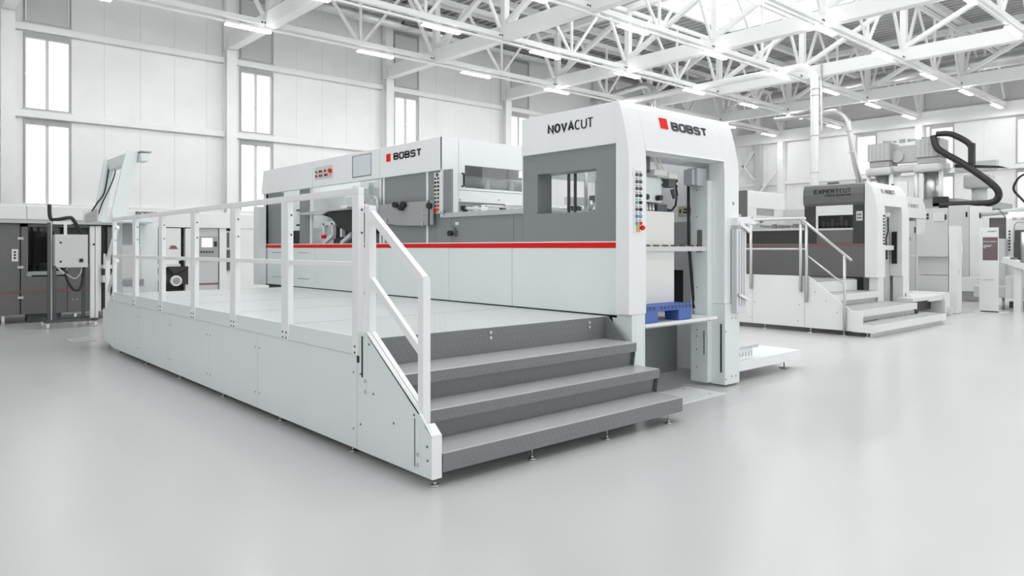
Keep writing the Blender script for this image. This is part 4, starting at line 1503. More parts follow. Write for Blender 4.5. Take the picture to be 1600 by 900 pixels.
obj('white_housing', k, 'far_white', lm)
k = K(); k.box(5.72, 6.22, YL - .04, YL + .05, .2, 2.02, .006)
op = obj('operator_panel', k, 'grey_light', lm)
k = K(); k.box(5.72, 6.22, YL - .05, YL - .04, 1.22, 1.82, .004)
cb = obj('control_console', k, 'grey_mid', op)
k = K(); k.box(5.83, 6.08, YL - .056, YL - .05, 1.56, 1.78)
obj('touch_screen', k, 'display', op)
k = K()
for i in range(5):
    k.cyl((5.82 + i * .065, YL - .05, 1.45), (5.82 + i * .065, YL - .07, 1.45), .02, 10)
obj('push_button', k, 'black', op)
k = K(); k.box(6.12, 6.18, YL - .08, YL - .05, 1.58, 1.7, .01)
obj('emergency_phone', k, 'black', op)
k = K(); k.box(5.72, 6.22, YL - .046, YL - .04, .67, .71)
obj('red_stripe', k, 'red_soft', op)
k = K(); k.box(6.24, 6.4, YL - .08, YL + .05, .2, 2.02, .006)
obj('white_housing', k, 'far_white', lm)
k = K(); k.box(6.4, 6.5, YL - .05, YL + .05, .2, 1.95)
bb = obj('button_strip', k, 'far_white', lm)
k = K(); k.box(6.42, 6.48, YL - .056, YL - .05, 1.55, 1.92); k.box(6.42, 6.52, YL - .1, YL - .05, 1.0, 1.5)
obj('black_switch', k, 'grey_dark', bb)
k = K(); k.box(6.55, 7.2, YL - .1, YL + .05, .2, 2.02, .006)
obj('white_housing', k, 'far_white', lm)
k = K(); k.tube([(1.2 + 1.5, YL - .13, 2.5), (2.7, YL - .14, 2.1), (2.75, YL - .2, 2.04), (2.95, YL - .5, 2.05), (3.1, YL - .9, 2.08)], .035, 8)

# ------------------------------------------------------------------ control box on a trolley
tr_ = thing('control_trolley', 'grey control box on a dark tube trolley with casters', 'trolley', (2.9, 16.4, 0))
k = K(); k.box(2.62, 3.18, 16.12, 16.32, 1.165, 1.805, .012)
bx = obj('control_box', k, 'grey_pale', tr_)
k = K(); k.box(2.70, 2.735, 16.112, 16.12, 1.265, 1.30); k.box(2.70, 2.735, 16.112, 16.12, 1.63, 1.665); k.box(3.03, 3.095, 16.105, 16.12, 1.27, 1.335)
obj('box_lock', k, 'black', bx)
for x, y, z1, m_ in ((2.53, 16.15, 2.03, 'grey_dark'), (2.62, 16.55, 2.03, 'grey_light'), (3.12, 16.25, 1.2, 'grey_dark'), (3.2, 16.6, 1.2, 'grey_dark'), (2.62, 16.14, 1.2, 'grey_dark')):
    k = K(); k.box(x - .025, x + .025, y - .025, y + .025, .12, z1)
    obj('upright', k, m_, tr_)
k = K(); k.box(3.22, 3.30, 16.13, 16.21, .14, 1.98, .004); k.box(3.31, 3.36, 16.13, 16.21, .14, 2.0, .004)
pp = obj('profile_post', k, 'far_white', tr_)
k = K(); k.box(3.2, 3.37, 16.1, 16.25, 1.98, 2.03); k.box(3.26, 3.30, 16.12, 16.13, 1.6, 1.63)
obj('post_cap', k, 'black', pp)
k = K(); k.box(2.6, 2.9, 16.15, 16.2, 2.0, 2.06); k.box(2.78, 2.83, 16.15, 16.2, 1.8, 2.0)
obj('top_arm', k, 'far_white', tr_)
k = K()
k.bar((2.45, 16.1, .14), (3.35, 16.1, .14), .05, .05); k.bar((2.45, 16.6, .14), (3.35, 16.6, .14), .05, .05)
k.bar((2.5, 16.05, .14), (2.5, 16.65, .14), .05, .05); k.bar((3.3, 16.05, .14), (3.3, 16.65, .14), .05, .05)
obj('base_frame', k, 'grey_dark', tr_)
cw = None
for x, y in ((2.5, 16.1), (3.3, 16.1), (2.5, 16.6), (3.3, 16.6)):
    if cw is None:
        k = K(); k.cyl((x - .02, y, .05), (x + .02, y, .05), .05, 14); k.box(x - .03, x + .03, y - .015, y + .015, .06, .12)
        cw = obj('caster', k, 'paper', tr_)
    else:
        dup(cw, (x - 2.5, y - 16.1, 0), tr_)
def hose(pts, r, m_, parent, name='hose', n=5):
    q = [Vector(p) for p in pts]
    out = []
    for i in range(len(q) - 1):
        p0, p1, p2, p3 = q[max(i - 1, 0)], q[i], q[i + 1], q[min(i + 2, len(q) - 1)]
        for j in range(n):
            t = j / n
            out.append(.5 * ((2 * p1) + (p2 - p0) * t + (2 * p0 - 5 * p1 + 4 * p2 - p3) * t * t + (3 * p1 - p0 - 3 * p2 + p3) * t ** 3))
    out.append(q[-1])
    k = K(); k.tube(out, r, 8)
    return obj(name, k, m_, parent)
hose([(2.56, 16.3, 2.38), (2.57, 16.25, 2.12), (2.66, 16.2, 2.09), (2.85, 16.2, 2.13), (2.94, 16.2, 2.10), (3.1, 16.22, 1.8)], .035, 'rubber', tr_, 'cable_hose')
hose([(2.78, 16.15, 1.17), (2.82, 16.12, .95), (2.92, 16.1, .75), (3.03, 16.1, .74), (3.1, 16.15, .95), (3.12, 16.2, 1.17)], .024, 'rubber', tr_, 'cable_hose')
hose([(2.68, 16.15, 1.17), (2.8, 16.12, 1.05), (2.95, 16.1, .95), (3.05, 16.12, 1.05), (3.08, 16.15, 1.17)], .01, 'grey_light', tr_, 'cable')
hose([(2.66, 16.15, 1.17), (2.72, 16.12, 1.1), (2.78, 16.12, 1.06), (2.84, 16.15, 1.17)], .008, 'grey_light', tr_, 'cable')

# ------------------------------------------------------------------ swung-up loading arm at the rear of the platform
ar = thing('loading_arm_unit', 'pale grey unit with two leaning arms and cross beam behind the platform', 'loading arm', (3.3, 12.9, 0))
k = K(); k.box(3.0, 3.52, 12.72, 13.25, .05, 1.95, .008)
cb_ = obj('unit_body', k, 'paint', ar)
k = K(); k.box(2.99, 3.24, 12.70, 12.72, 1.6, 1.93)
obj('body_recess', k, 'grey_mid', cb_)
k = K(); k.box(2.98, 3.26, 12.705, 12.72, 1.06, 1.58)
obj('body_panel', k, 'grey_pale', cb_)
k = K(); k.box(2.99, 3.3, 12.70, 12.72, .94, 1.04)
obj('body_recess', k, 'grey_mid', cb_)
k = K()
k.prism([(2.76, 1.957), (2.76, 2.07), (2.94, 2.075), (3.35, 1.99), (3.35, 1.957)], 'y', 12.31, 12.34)
k.box(2.62, 3.35, 12.35, 13.65, 1.935, 1.955)
k.box(2.62, 2.8, 13.62, 13.65, 1.95, 2.18)
tray = obj('arm_tray', k, 'paint', ar)
k = K(); k.prism([(12.75, 1.955), (12.75, 2.16), (13.6, 2.10), (13.6, 1.955)], 'x', 2.64, 2.66)
obj('tray_flap', k, 'grey_light', tray)
def arm(y0, y1, b0, b1, t0, t1):
    k = K(); k.prism([(b0, 1.98), (b1, 1.98), (t1, 3.03), (t1 - .02, 3.07), (t0 + .04, 3.07), (t0, 3.02)], 'y', y0, y1, .006)
    return obj('leaning_arm', k, 'paint', ar)
a1 = arm(12.35, 12.41, 2.73, 2.94, 2.95, 3.13)
arm(13.57, 13.63, 2.75, 2.95, 2.92, 3.08)
k = K(); k.prism([(2.97, 2.86), (3.10, 2.86), (3.10, 3.03), (2.97, 3.03)], 'y', 12.415, 13.565, .006)
cbm = obj('cross_beam', k, 'paint', ar)
k = K(); k.box(3.135, 3.25, 12.2, 12.5, 2.90, 3.03, .01)
obj('end_bracket', k, 'paint', ar)
k = K(); k.box(3.12, 3.29, 12.18, 12.5, 3.045, 3.06)
obj('bracket_cap', k, 'grey_light', ar)
hose([(2.99, 13.55, 2.98), (2.97, 13.53, 2.85), (2.95, 13.53, 2.7), (2.9, 13.53, 2.45), (2.8, 13.55, 2.28), (2.68, 13.58, 2.05)], .012, 'rubber', ar, 'cable')
hose([(3.06, 13.53, 2.93), (3.0, 13.5, 2.99), (2.98, 13.5, 2.9), (3.06, 13.48, 2.84), (3.0, 13.5, 2.6), (2.88, 13.53, 2.3), (2.82, 13.53, 2.1)], .01, 'rubber', ar, 'cable')
k = K(); k.cyl((2.47, 13.29, 2.04), (2.47, 13.32, 2.04), .12, 16)

# ================================================================== second die cutter, dark grey
EX = 15.54
ex = thing('dark_die_cutter', 'dark grey die cutter with white portal further back on the right', 'machine', (16.4, 9, 0))
k = K(); k.box(EX, EX + .05, 6.36, 13.0, .93, 1.6, .006)
obj('lower_panel', k, 'far_grey', ex)
k = K(); k.box(EX - .006, EX + .04, 6.36, 13.0, 1.6, 1.635)
obj('red_stripe', k, 'red_soft', ex)
k = K(); k.box(EX + .0, EX + .04, 7.66, 9.05, 1.64, 1.96)
obj('upper_panel', k, 'far_dark', ex)
for a, b in ((6.36, 6.60), (7.40, 7.66)):
    k = K(); k.box(EX, EX + .04, a, b, 1.64, 2.46)
    obj('upper_panel', k, 'far_dark', ex)
k = K(); k.box(EX + .02, EX + .05, 6.6, 7.4, 1.64, 1.95)
obj('upper_panel', k, 'far_grey', ex)
k = K(); k.box(EX + .0, EX + .03, 6.6, 7.40, 2.25, 2.49, .004); k.box(EX, EX + .03, 7.36, 7.40, 1.93, 2.25)
obj('shutter', k, 'far_white', ex)
k = K(); k.box(EX + .01, EX + .05, 6.6, 7.36, 1.93, 1.97)
obj('window_sill_bar', k, 'far_light', ex)
k = K(); k.box(EX + .03, EX + .035, 6.6, 7.36, 1.97, 2.25)
obj('side_window', k, 'smoked_glass', ex)
k = K(); k.box(EX + .25, EX + .3, 6.4, 7.6, 1.6, 2.5)
obj('dark_interior', k, 'far_dark', ex)
k = K()
for i in range(7):
    y = 6.66 + i * .1
    k.box(EX + .1, EX + .16, y, y + .05, 1.97, 2.03 + (i * 37 % 5) * .05)
    k.cyl((EX + .12, y + .03, 2.0), (EX + .12, y + .03, 2.06 + (i % 2) * .05), .025, 8)
obj('gripper_part', k, 'steel', ex)
k = K(); k.box(EX - .005, EX + .0, 6.40, 6.53, 2.12, 2.32)
qp = obj('switch_plate', k, 'far_light', ex)
k = K()
for y in (6.44, 6.49):
    for z in (2.18, 2.25):
        k.cyl((EX - .005, y, z), (EX - .02, y, z), .016, 8)
obj('switch_knob', k, 'black', qp)
# curved dark header
k = K()
q = [(EX - .0, 2.46), (EX - .04, 2.52), (EX - .05, 2.7), (EX - .035, 2.82), (EX + .0, 2.9), (EX + .06, 2.93), (EX + .4, 2.94), (EX + .4, 2.46)]
k.prism(q, 'y', 6.36, 7.67, .004)
eh = obj('feeder_header', k, 'far_grey', ex)
lettering('expertcut', 'EXPERTCUT', (EX - .052, 7.42, 2.72), (0, -1, 0), (0, 0, 1), .10, 'ink', eh, width=.56, gap=.13, weights=[.18] * 6 + [.1] * 3, total=.80)
lettering('power', 'POWER REGISTER', (EX - .052, 7.185, 2.655), (0, -1, 0), (0, 0, 1), .045, 'ink', eh, width=.56, gap=.16, weight=.15, total=.56)
k = K(); k.cyl((EX + .3, 7.05, 2.9), (EX + .3, 7.25, 2.9), .1, 16)
obj('signal_horn', k, 'far_dark', ex)
# white portal
EY = 6.10
PR = [(EY, .93), (EY, 2.3), (EY + .02, 2.5), (EY + .06, 2.68), (EY + .12, 2.82), (EY + .19, 2.92), (EY + .25, 2.94), (EY + .25, .93)]
k = K(); k.prism(PR, 'x', EX - .02, 15.93, .004)
ec = obj('portal_column', k, 'far_white', ex)
k = K(); k.prism(PR, 'x', 16.85, 17.25, .004)
obj('portal_column', k, 'far_white', ex)
k = K(); k.prism([(EY + .01, 2.43)] + PR[2:7] + [(EY + .25, 2.43)], 'x', 15.93, 16.85, .003)
eph = obj('portal_header', k, 'far_white', ex)
lettering('bobst', 'BOBST', (16.12, EY + .052, 2.70), (1, 0, 0), (0, .35, 1), .095, 'grey_dark', eph, weight=.2, width=.88, gap=.13, sq=True, total=.52)
k = K(); k.obox((15.99, EY + .075, 2.748), (.08, .095, .006), ((1, 0, 0), (0, .35, 1), (0, -1, .35)))
obj('logo_block', k, 'grey_mid', eph)
for i in range(10):
    k = K(); k.box(15.82, 15.86, EY - .012, EY, 2.2 - i * .065, 2.235 - i * .065)
    obj('push_button', k, 'black', ec)
    k = K(); k.box(15.87, 15.9, EY - .012, EY, 2.2 - i * .065, 2.235 - i * .065)
    obj('push_button', k, 'grey_mid' if i % 3 else 'black', ec)
k = K(); k.box(15.62, 15.92, EY + .02, EY + .2, .02, .93); k.box(16.88, 17.22, EY - .01, EY + .2, .02, .93)
obj('portal_leg', k, 'far_white', ex)
k = K(); k.box(17.0, 17.04, EY - .014, EY - .009, .18, .55); k.box(16.80, 16.84, EY + .1, EY + .2, 1.2, 1.9)
obj('leg_slot', k, 'black', ex)
k = K(); k.box(17.2, 17.25, 6.4, 13.0, .1, 2.5); k.box(15.6, 17.2, 7.6, 7.64, .1, 2.5)
obj('far_side_panel', k, 'far_light', ex)
k = K(); k.box(15.93, 16.85, 6.25, 6.33, 1.5, 1.6); k.box(15.95, 16.3, 6.4, 6.6, 1.0, 1.42)
obj('rack_bar', k, 'far_white', ex)
k = K(); k.cyl((16.3, 6.3, 2.2), (16.3, 6.3, 2.3), .16, 18); k.cyl((16.3, 6.3, 2.3), (16.3, 6.3, 2.45), .05, 12); k.cyl((16.3, 6.3, 2.12), (16.3, 6.3, 2.2), .09, 14)
obj('suction_head', k, 'steel', ex)
k = K(); k.box(16.2, 16.6, 6.6, 6.8, 1.6, 2.2); k.tube([(16.6, 6.3, 2.3), (16.62, 6.3, 1.9), (16.5, 6.3, 1.75), (16.6, 6.32, 1.3)], .018, 8); k.box(16.0, 16.8, 6.9, 7.0, .3, 1.4)
obj('lift_mechanism', k, 'far_dark', ex)
k = K(); k.box(16.55, 16.85, 6.35, 6.6, .2, 2.4)
obj('inner_plate', k, 'far_light', ex)
# delivery block behind the feed table
k = K(); k.prism([(9.05, 1.98), (9.05, 2.91), (13.0, 2.91), (13.0, 1.98)], 'x', EX - .03, EX + .05)
obj('delivery_side', k, 'far_grey', ex)
k = K(); k.box(EX - .01, EX + .06, 9.04, 13.0, 1.64, 2.4)
obj('delivery_side', k, 'far_dark', ex)
k = K(); k.box(EX - .02, 17.25, 9.03, 9.1, 2.5, 2.91, .01); k.box(EX - .02, 15.9, 9.03, 9.1, 1.97, 2.5); k.box(16.75, 17.25, 9.03, 9.1, 1.97, 2.5); k.box(15.9, 16.75, 9.03, 9.1, 1.97, 2.33)
obj('end_panel', k, 'far_white', ex)
k = K(); k.box(15.9, 16.75, 9.06, 9.08, 2.33, 2.5)
obj('end_window', k, 'grey_mid', ex)
k = K(); k.box(EX - .04, EX - .02, 9.2, 9.4, 2.0, 2.35)
obj('switch_plate', k, 'grey_light', ex)
k = K(); k.box(EX + .05, 17.2, 7.66, 9.0, 1.95, 1.99); k.prism([(15.7, 2.12), (17.2, 2.05), (17.2, 2.32), (15.7, 2.32)], 'y', 8.95, 9.02)
ftx = obj('feed_table', k, 'far_white', ex)
k = K(); k.box(EX - .03, EX + .05, 7.66, 9.02, 1.94, 1.99)
obj('table_rail', k, 'far_light', ftx)
k = K(); k.cyl((15.7, 8.8, 2.06), (17.1, 8.8, 2.06), .025, 8); k.cyl((15.7, 8.3, 2.06), (17.1, 8.3, 2.06), .02, 8); k.cyl((15.95, 8.94, 2.2), (15.95, 8.9, 2.2), .05, 12)
for x, y in ((15.8, 8.5), (16.0, 8.1), (16.3, 8.6), (16.5, 8.2), (15.85, 7.9)):
    k.box(x, x + .1, y, y + .08, 1.99, 2.1)
obj('feed_block', k, 'steel_dark', ftx)
# its platform, steps and tubular railing
ep = thing('white_step_platform', 'white platform with shallow steps and steel tube railing at the dark die cutter', 'platform', (14.2, 7, 0))
XQ = 12.78
for a, b in ((7.34, 10.2), (6.3, 7.34)):
    k = K(); k.box(XQ, XQ + .03, a + .003, b - .003, .09, 1.03, .004)
    obj('side_panel', k, 'far_white', ep)
k = K(); k.prism([(6.297, 1.03), (6.297, .09), (5.45, .09), (5.45, .44), (6.22, 1.03)], 'x', XQ, XQ + .03, .003)
obj('stringer_plate', k, 'far_white', ep)
k = K(); k.prism([(5.46, .08), (5.08, .08), (5.08, .215), (5.28, .215), (5.28, .43), (5.46, .45)], 'x', XQ + .02, XQ + .06)
obj('stringer_plate', k, 'far_white', ep)
k = K()
for y, z in ((5.9, .6), (5.7, .4), (6.4, .5), (6.42, .2), (7.3, .5), (7.38, .2), (6.1, .75)):
    k.cyl((XQ - .004, y, z), (XQ, y, z), .012, 8)
obj('screw', k, 'grey_mid', ep)
k = K(); k.box(XQ + .03, 15.52, 6.55, 10.2, .87, .90); 
obj('deck_plate', k, 'far_deck', ep)
for y0, y1, z, xr in ((6.1, 6.5, .655, 15.6), (5.45, 6.15, .435, 15.85), (5.08, 5.45, .215, 16.35)):
    k = K(); k.box(XQ + .05, xr, y0 + .01, y1, z - .02, z)
    tr2 = obj('tread', k, 'far_deck', ep)
    k = K(); k.box(XQ + .05, xr, y0, y0 + .015, z - .13, z - .002, .003)
    obj('nosing', k, 'far_white', tr2)
    k = K(); k.box(XQ + .05, xr - .02, y0 + .06, y0 + .08, z - .22, z - .13)
    obj('riser', k, 'far_light', tr2)
k = K(); k.box(XQ + .05, 15.5, 6.5, 6.52, .66, .88)
obj('riser', k, 'far_white', ep)
f0 = None
for x, y in ((12.82, 5.2), (13.85, 5.2), (15.5, 5.2), (12.82, 5.6), (12.82, 6.2), (12.82, 7.1)):
    if f0 is None:
        k = K(); k.cyl((x, y, .01), (x, y, .2), .012, 8); k.cyl((x, y, 0), (x, y, .015), .05, 12)
        f0 = obj('levelling_foot', k, 'steel', ep)
    else:
        dup(f0, (x - 12.82, y - 5.2, 0), ep)
XT = XQ - .03
k = K(); k.cyl((XT, 10.0, 2.085), (XT, 6.27, 2.085), .026, 12); k.tube([(XT, 6.36, 2.06), (XT, 6.3, 2.04), (XT, 5.44, 1.33)], .024, 12)
hr = obj('handrail', k, 'steel', ep)
k = K(); k.cyl((XT, 10.0, 1.525), (XT, 6.24, 1.525), .016, 10); k.cyl((XT, 6.24, 1.41), (XT, 5.57, .91), .016, 10)
obj('mid_rail', k, 'steel', hr)
for y, z0, z1 in ((7.36, .76, 2.07), (6.36, .74, 2.07), (6.25, .56, 2.02), (5.56, .10, 1.42), (8.6, .76, 2.07)):
    k = K(); k.cyl((XT, y, z0), (XT, y, z1), .026, 12)
    obj('railing_post', k, 'steel', hr)

# low carriage and grey leaning guard right of the portal
lc = thing('pile_carriage', 'low white carriage with dark opening right of the dark die cutter portal', 'carriage', (18.2, 6.2, 0))
k = K(); k.box(17.3, 18.6, 5.75, 7.4, .40, .48, .01); k.box(16.4, 17.29, 5.72, 6.05, .40, .48, .01)
obj('carriage_top', k, 'far_white', lc)
k = K(); k.box(18.3, 18.62, 5.70, 6.5, .06, .52, .01); k.box(18.4, 18.45, 5.6, 5.7, .02, .2); k.box(17.4, 18.29, 5.75, 5.78, .36, .4)
obj('carriage_end', k, 'far_white', lc)
k = K(); k.box(17.35, 18.28, 6.0, 7.2, .14, .38)
obj('carriage_opening', k, 'far_dark', lc)
k = K(); k.prism([(6.55, .48), (6.95, .48), (6.85, 1.38), (6.68, 1.38)], 'x', 18.0, 18.06)
obj('leaning_guard', k, 'far_light', lc)
k = K(); k.box(18.03, 18.05, 6.7, 6.73, 1.38, 1.85); k.box(18.02, 18.06, 6.76, 6.84, 1.38, 1.85)
obj('guard_post', k, 'grey_mid', lc)
k = K(); k.cyl((18.35, 5.72, 0), (18.35, 5.72, .08), .04, 12); k.cyl((18.55, 6.4, 0), (18.55, 6.4, .08), .04, 12); k.cyl((16.5, 5.9, 0), (16.5, 5.9, .36), .03, 12); k.cyl((17.4, 7.3, 0), (17.4, 7.3, .40), .03, 12)
obj('carriage_foot', k, 'steel', lc)

# grey machine cabinet with shelf, and the tall white one beside it
gc = thing('grey_cabinet', 'grey two-part cabinet with thin shelf beside the tall white cabinet', 'cabinet', (19.2, 6.3, 0))
k = K(); k.box(19.0, 19.9, 5.86, 6.55, 1.36, 1.88, .006); 
obj('cabinet_body', k, 'far_light', gc)
k = K(); k.box(18.8, 19.9, 5.86, 6.9, 1.335, 1.36)
obj('shelf_board', k, 'grey_light', gc)
k = K(); k.box(19.0, 19.9, 5.86, 6.52, .90, 1.33, .006)
obj('cabinet_door', k, 'far_light', gc)
k = K(); k.box(19.0, 19.9, 5.86, 6.52, .0, .89, .006)
obj('cabinet_door', k, 'far_light', gc)
wc = thing('white_cabinet', 'tall narrow white cabinet left of the information stand', 'cabinet', (19.2, 5.7, 0))
k = K(); k.box(18.98, 19.28, 5.66, 5.84, .01, 2.06, .006)
obj('cabinet_body', k, 'far_white', wc)
k = K(); k.box(18.99, 19.26, 5.652, 5.66, .03, 2.03, .003)
wd_ = obj('cabinet_door', k, 'far_white', wc)
k = K(); k.box(19.02, 19.05, 5.64, 5.652, .92, 1.05)
obj('door_handle', k, 'grey_light', wd_)

# information stand
sg = thing('information_stand', 'white information stand with mauve panel on a thin floor plate', 'sign', (19.95, 5.33, 0))
k = K(); k.box(19.93, 20.03, 5.10, 5.48, .04, 2.03, .004)
bd = obj('stand_body', k, 'far_white', sg)
k = K(); k.box(19.925, 19.93, 5.095, 5.405, 1.25, 1.80)
pn = obj('mauve_panel', k, 'mauve', sg)
lettering('power', 'POWER SERIES', (19.924, 5.39, 1.68), (0, -1, 0), (0, 0, 1), .03, 'paper', pn, width=.6, gap=.16, weight=.2, total=.27, depth=.002)
k = K()
for i, w in enumerate((.18, .15, .05)):
    k.box(19.923, 19.925, 5.39 - w, 5.39, 1.60 - i * .03, 1.612 - i * .03)
obj('text_line', k, 'paper', pn)
k = K(); k.box(19.924, 19.93, 5.28, 5.30, 1.925, 1.945)
obj('logo_block', k, 'grey_dark', bd)
lettering('bobst', 'BOBST', (19.929, 5.265, 1.925), (0, -1, 0), (0, 0, 1), .025, 'ink_grey', bd, weight=.2, width=.86, gap=.13, sq=True, total=.15, depth=.003)
k = K(); k.box(19.90, 19.93, 5.18, 5.38, .80, .81)
obj('leaflet_slot', k, 'grey_pale', bd)
k = K(); k.box(19.95, 20.02, 5.1, 5.46, .008, .04)
obj('stand_foot', k, 'grey_dark', sg)
k = K(); k.box(19.7, 20.3, 4.95, 5.6, 0, .008)
obj('floor_plate', k, 'grey_pale', sg)

# ================================================================== large press with cylinders and its cabinets
cz = thing('press_cabinets', 'row of pale control cabinets below the big cylinder press', 'cabinet', (24.4, 7.3, 0))
XZ = 24.0
for a, b, z in ((8.1, 8.75, 2.30), (7.4, 8.1, 2.74), (6.85, 7.4, 2.80), (6.5, 6.85, 2.76)):
    k = K(); k.box(XZ, XZ + .9, a + .004, b - .004, .25, z, .008)
    q_ = obj('cabinet_body', k, 'far_light' if a != 6.5 else 'far_white', cz)
    k = K(); k.box(XZ - .02, XZ, a + .05, a + .09, z - .35, z - .2)
    obj('door_handle', k, 'black', q_)
k = K(); k.box(XZ - .015, XZ, 7.5, 7.8, 2.35, 2.62, .005)
obj('vent_grille', k, 'grey_pale', cz)
k = K()
for z in (2.55, 2.45):
    k.box(XZ - .015, XZ, 7.93, 8.01, z - .035, z + .035)
obj('switch_plate', k, 'black', cz)
k = K(); k.box(XZ - .2, XZ + .9, 6.4, 9.0, .0, .30, .01)
obj('base_frame', k, 'far_light', cz)
k = K(); k.tube([(XZ - .5, 7.25, 1.72), (XZ - .5, 6.95, 1.66), (XZ - .5, 6.95, 1.08), (XZ - .5, 7.25, 1.14)], .03, 8)
obj('guard_gate', k, 'far_white', cz)
k = K(); k.cyl((XZ - .5, 6.9, .35), (XZ - .5, 6.9, 1.64), .03, 10)
obj('gate_post', k, 'steel', cz)
k = K(); k.box(XZ - .55, XZ - .1, 6.5, 7.4, .3, .7, .01)
obj('low_box', k, 'far_white', cz)
pz = thing('cylinder_press', 'big grey hydraulic press with chrome cylinders and dark energy chain', 'press', (26, 9.2, 0))
k = K(); k.box(25.4, 27.4, 7.4, 11.0, .2, 2.75)
obj('press_base', k, 'grey_mid', pz)
k = K(); k.box(25.0, 27.4, 6.6, 10.4, 2.75, 2.95); k.box(25.3, 27.2, 7.6, 10.3, 2.951, 3.1)
obj('base_plate', k, 'grey_mid', pz)
for yc, x0 in ((9.9, 25.7), (8.4, 25.7)):
    k = K(); k.box(x0 - .42, x0 + .42, yc - .36, yc + .36, 4.46, 5.05, .02); k.box(x0 - .36, x0 + .36, yc - .32, yc + .32, 4.26, 4.455, .02)
    hd_ = obj('cylinder_head', k, 'press_grey', pz)
    k = K()
    for i in range(5):
        k.box(x0 - .43, x0 - .42, yc - .28 + i * .13, yc - .25 + i * .13, 4.48, 5.02)
    obj('head_rib', k, 'grey_light', hd_)
    k = K(); k.box(x0 - .5, x0 + .5, yc - .42, yc + .42, 3.98, 4.25, .1)
    obj('clamp_collar', k, 'far_light', pz)
    k = K(); k.cyl((x0, yc, 2.95), (x0, yc, 4.0), .24, 24)
    obj('chrome_cylinder', k, 'steel', pz)
    k = K()
    for d in (-.36, .36):
        k.cyl((x0 - .3, yc + d, 2.75), (x0 - .3, yc + d, 3.99), .07, 14)
    obj('tie_rod', k, 'far_white', pz)
k = K(); k.box(25.75, 26.1, 8.5, 9.8, 4.4, 4.95); k.cyl((25.6, 9.45, 4.6), (25.8, 9.45, 4.6), .2, 18)
obj('cross_head', k, 'far_light', pz)
k = K(); k.box(25.45, 25.9, 7.9, 10.2, 4.05, 4.28, .08)
obj('link_beam', k, 'far_light', pz)
k = K(); k.box(27.0, 27.6, 7.1, 7.9, 3.5, 3.95, .08); k.cyl((27.3, 7.5, 2.75), (27.3, 7.5, 3.5), .22, 20); k.box(27.2, 27.5, 7.0, 8.2, 4.1, 4.4)
obj('rear_column', k, 'far_light', pz)
k = K(); k.prism([(9.9, 2.75), (8.9, 2.75), (8.9, 3.7), (9.2, 3.72), (9.9, 3.0)], 'x', 25.0, 25.1)
obj('white_guard', k, 'far_white', pz)
k = K()
for i in range(7):
    k.box(24.94, 25.0, 9.3 + i * .07, 9.36 + i * .07, 3.55 - i * .09, 3.63 - i * .09)
obj('chain_link', k, 'black', pz)
hose([(25.2, 8.2, 5.1), (25.15, 8.1, 4.75), (25.1, 7.9, 4.55), (25.05, 7.35, 4.15), (25, 6.75, 3.65), (25, 6.42, 3.3), (25, 6.38, 3.05), (25, 6.55, 2.9), (25, 7.0, 2.88), (25, 7.6, 2.88), (25, 7.95, 2.87)], .10, 'black', pz, 'energy_chain')
hose([(25.2, 8.1, 5.15), (25.2, 7.7, 5.1), (25.2, 7.25, 4.8), (25.2, 7.1, 4.55)], .09, 'black', pz, 'energy_chain')
k = K(); k.box(25.1, 25.3, 7.05, 7.2, 4.1, 4.75); k.prism([(6.4, 4.0), (7.6, 4.15), (7.6, 4.05), (6.2, 3.92)], 'x', 25.2, 25.4); k.box(25.0, 25.2, 7.75, 8.15, 2.85, 3.15)
obj('hose_carrier', k, 'rubber', pz)
k = K()
for i in range(9):
    k.box(25.4 + (i % 3) * .1, 25.5 + (i % 3) * .1, 8.2 + i * .2, 8.28 + i * .2 + (i % 2) * .08, 5.04, 5.10 + (i % 3) * .03)
obj('top_fitting', k, 'grey_mid', pz)

# ================================================================== third portal behind the dark die cutter
tp = thing('rear_portal_machine', 'white curved machine portal with grey cabinet behind the dark die cutter', 'machine', (21.2, 7.9, 0))
TP = [(20.4, 2.36), (20.4, 2.93), (21.7, 2.93), (21.95, 2.87), (22.1, 2.74), (22.2, 2.55), (22.22, 2.36)]
k = K(); k.prism(TP, 'y', 7.4, 8.2, .01)
tph = obj('portal_header', k, 'far_white', tp)
lettering('bobst', 'BOBST', (21.02, 7.398, 2.64), (1, 0, 0), (0, 0, 1), .10, 'grey_mid', tph, weight=.2, width=.86, gap=.13, sq=True, total=.6)
k = K(); k.box(20.86, 20.94, 7.395, 7.40, 2.645, 2.74)
obj('logo_block', k, 'grey_mid', tph)
k = K(); k.box(21.55, 22.22, 7.42, 8.2, .0, 2.355, .01)
obj('portal_column', k, 'far_white', tp)
k = K(); k.box(20.4, 21.5, 7.44, 8.2, .0, 2.28, .008)
tpc = obj('cabinet_body', k, 'far_light', tp)
k = K(); k.box(21.42, 21.47, 7.42, 7.44, 1.95, 2.12)
obj('door_handle', k, 'black', tpc)
k = K(); k.box(20.95, 21.15, 7.43, 7.44, 1.74, 1.84)
obj('name_plate', k, 'grey_mid', tpc)

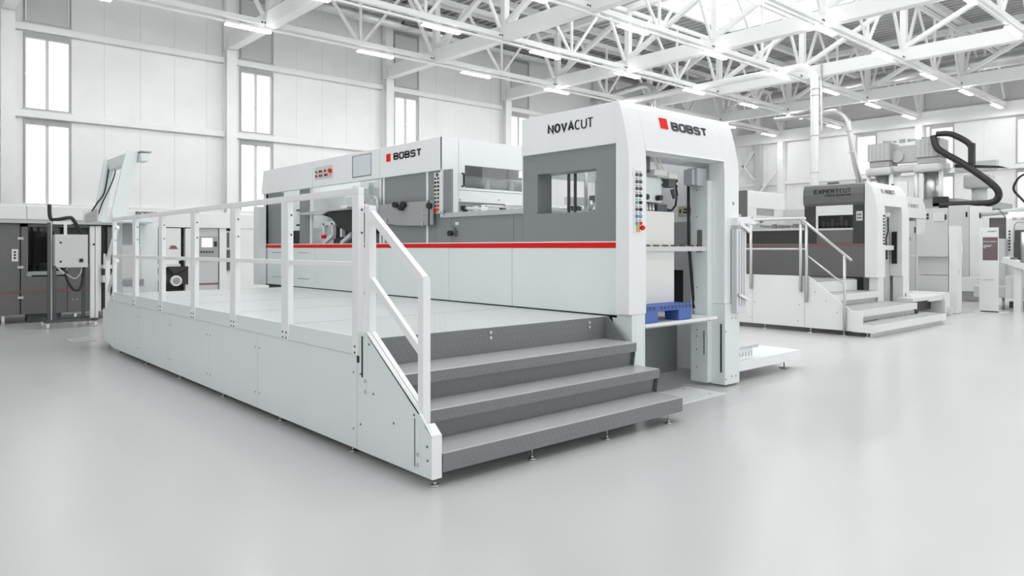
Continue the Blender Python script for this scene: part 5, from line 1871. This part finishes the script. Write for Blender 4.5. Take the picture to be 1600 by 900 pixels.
# ================================================================== machine at the right edge
rm = thing('edge_machine', 'white machine with sloping infeed ramp at the right edge of the picture', 'machine', (23.0, 4.6, 0))
k = K(); k.prism([(21.9, .6), (21.9, 2.30), (22.1, 2.48), (24.0, 2.52), (24.0, .6)], 'y', 3.4, 5.42, .02)
mb = obj('machine_body', k, 'far_white', rm)
k = K(); k.box(21.885, 21.905, 4.75, 5.25, 1.15, 2.0)
obj('portal_opening', k, 'grey_dark', mb)
k = K(); k.cyl((21.86, 5.0, 1.2), (21.86, 5.0, 1.95), .1, 14)
obj('opening_roller', k, 'steel', mb)
k = K(); k.tube([(21.82, 5.22, 1.7), (21.82, 5.22, 2.12), (21.82, 5.16, 2.2), (21.82, 5.0, 2.2), (21.82, 4.94, 2.12), (21.82, 4.94, 1.4)], .015, 8)
obj('hose_loop', k, 'grey_mid', mb)
lettering('bobst', 'BOBST', (21.895, 5.28, 2.25), (0, -1, 0), (0, 0, 1), .09, 'grey_light', mb, weight=.2, width=.86, gap=.13, sq=True, total=.5)
for i in range(7):
    k = K(); k.box(21.885, 21.9, 5.32, 5.36, 1.95 - i * .08, 1.99 - i * .08)
    obj('push_button', k, 'black', mb)
k = K(); k.box(21.6, 21.9, 5.58, 5.70, .3, 1.80)
obj('side_column', k, 'far_grey', rm)
k = K(); k.box(21.55, 21.85, 5.36, 5.57, .3, 1.78, .006)
obj('side_column', k, 'grey_light', rm)
k = K(); k.prism([(5.16, 1.33), (5.20, 1.19), (3.6, .60), (3.6, .74)], 'x', 20.6, 21.1)
rp_ = obj('infeed_ramp', k, 'far_white', rm)
for i in range(6):
    yy = 5.0 - i * .2
    k = K(); k.cyl((20.65, yy, 1.28 - i * .075), (21.05, yy, 1.28 - i * .075), .035, 10)
    obj('ramp_roller', k, 'steel_dark', rp_)
k = K(); k.box(20.75, 20.95, 4.82, 4.98, .0, 1.1)
obj('ramp_leg', k, 'far_white', rm)
k = K(); k.box(20.95, 21.3, 4.95, 5.2, .3, .85, .02)
obj('drive_box', k, 'far_white', rm)
k = K(); k.box(21.0, 24.0, 3.4, 5.9, .3, .58, .01)
obj('base_frame', k, 'far_light', rm)
for x, y in ((21.2, 5.3), (21.2, 4.5), (21.2, 5.8), (23.6, 5.5)):
    k = K(); k.cyl((x, y, 0), (x, y, .3), .03, 10)
    obj('levelling_foot', k, 'steel', rm)
k = K(); k.box(21.3, 21.9, 4.6, 5.2, .04, .2)
obj('floor_tray', k, 'grey_dark', rm)
k = K(); k.box(22.5, 23.0, 5.55, 5.95, 1.6, 2.35)
obj('dark_housing', k, 'far_grey', rm)
k = K(); k.tube([(22.4, 6.1, 2.46), (22.4, 5.5, 2.5), (22.4, 4.9, 2.58), (22.4, 4.4, 2.75)], .07, 10)
obj('arm_boom', k, 'grey_light', rm)
hose([(22.3, 5.0, 2.6), (22.3, 5.2, 2.85), (22.3, 5.35, 3.1), (22.3, 5.2, 3.4), (22.3, 4.9, 3.5)], .03, 'rubber', rm, 'hose')
hose([(22.2, 5.3, 1.6), (22.2, 5.5, 1.8), (22.2, 5.5, 2.3), (22.3, 5.7, 2.6)], .012, 'grey_dark', rm, 'cable')
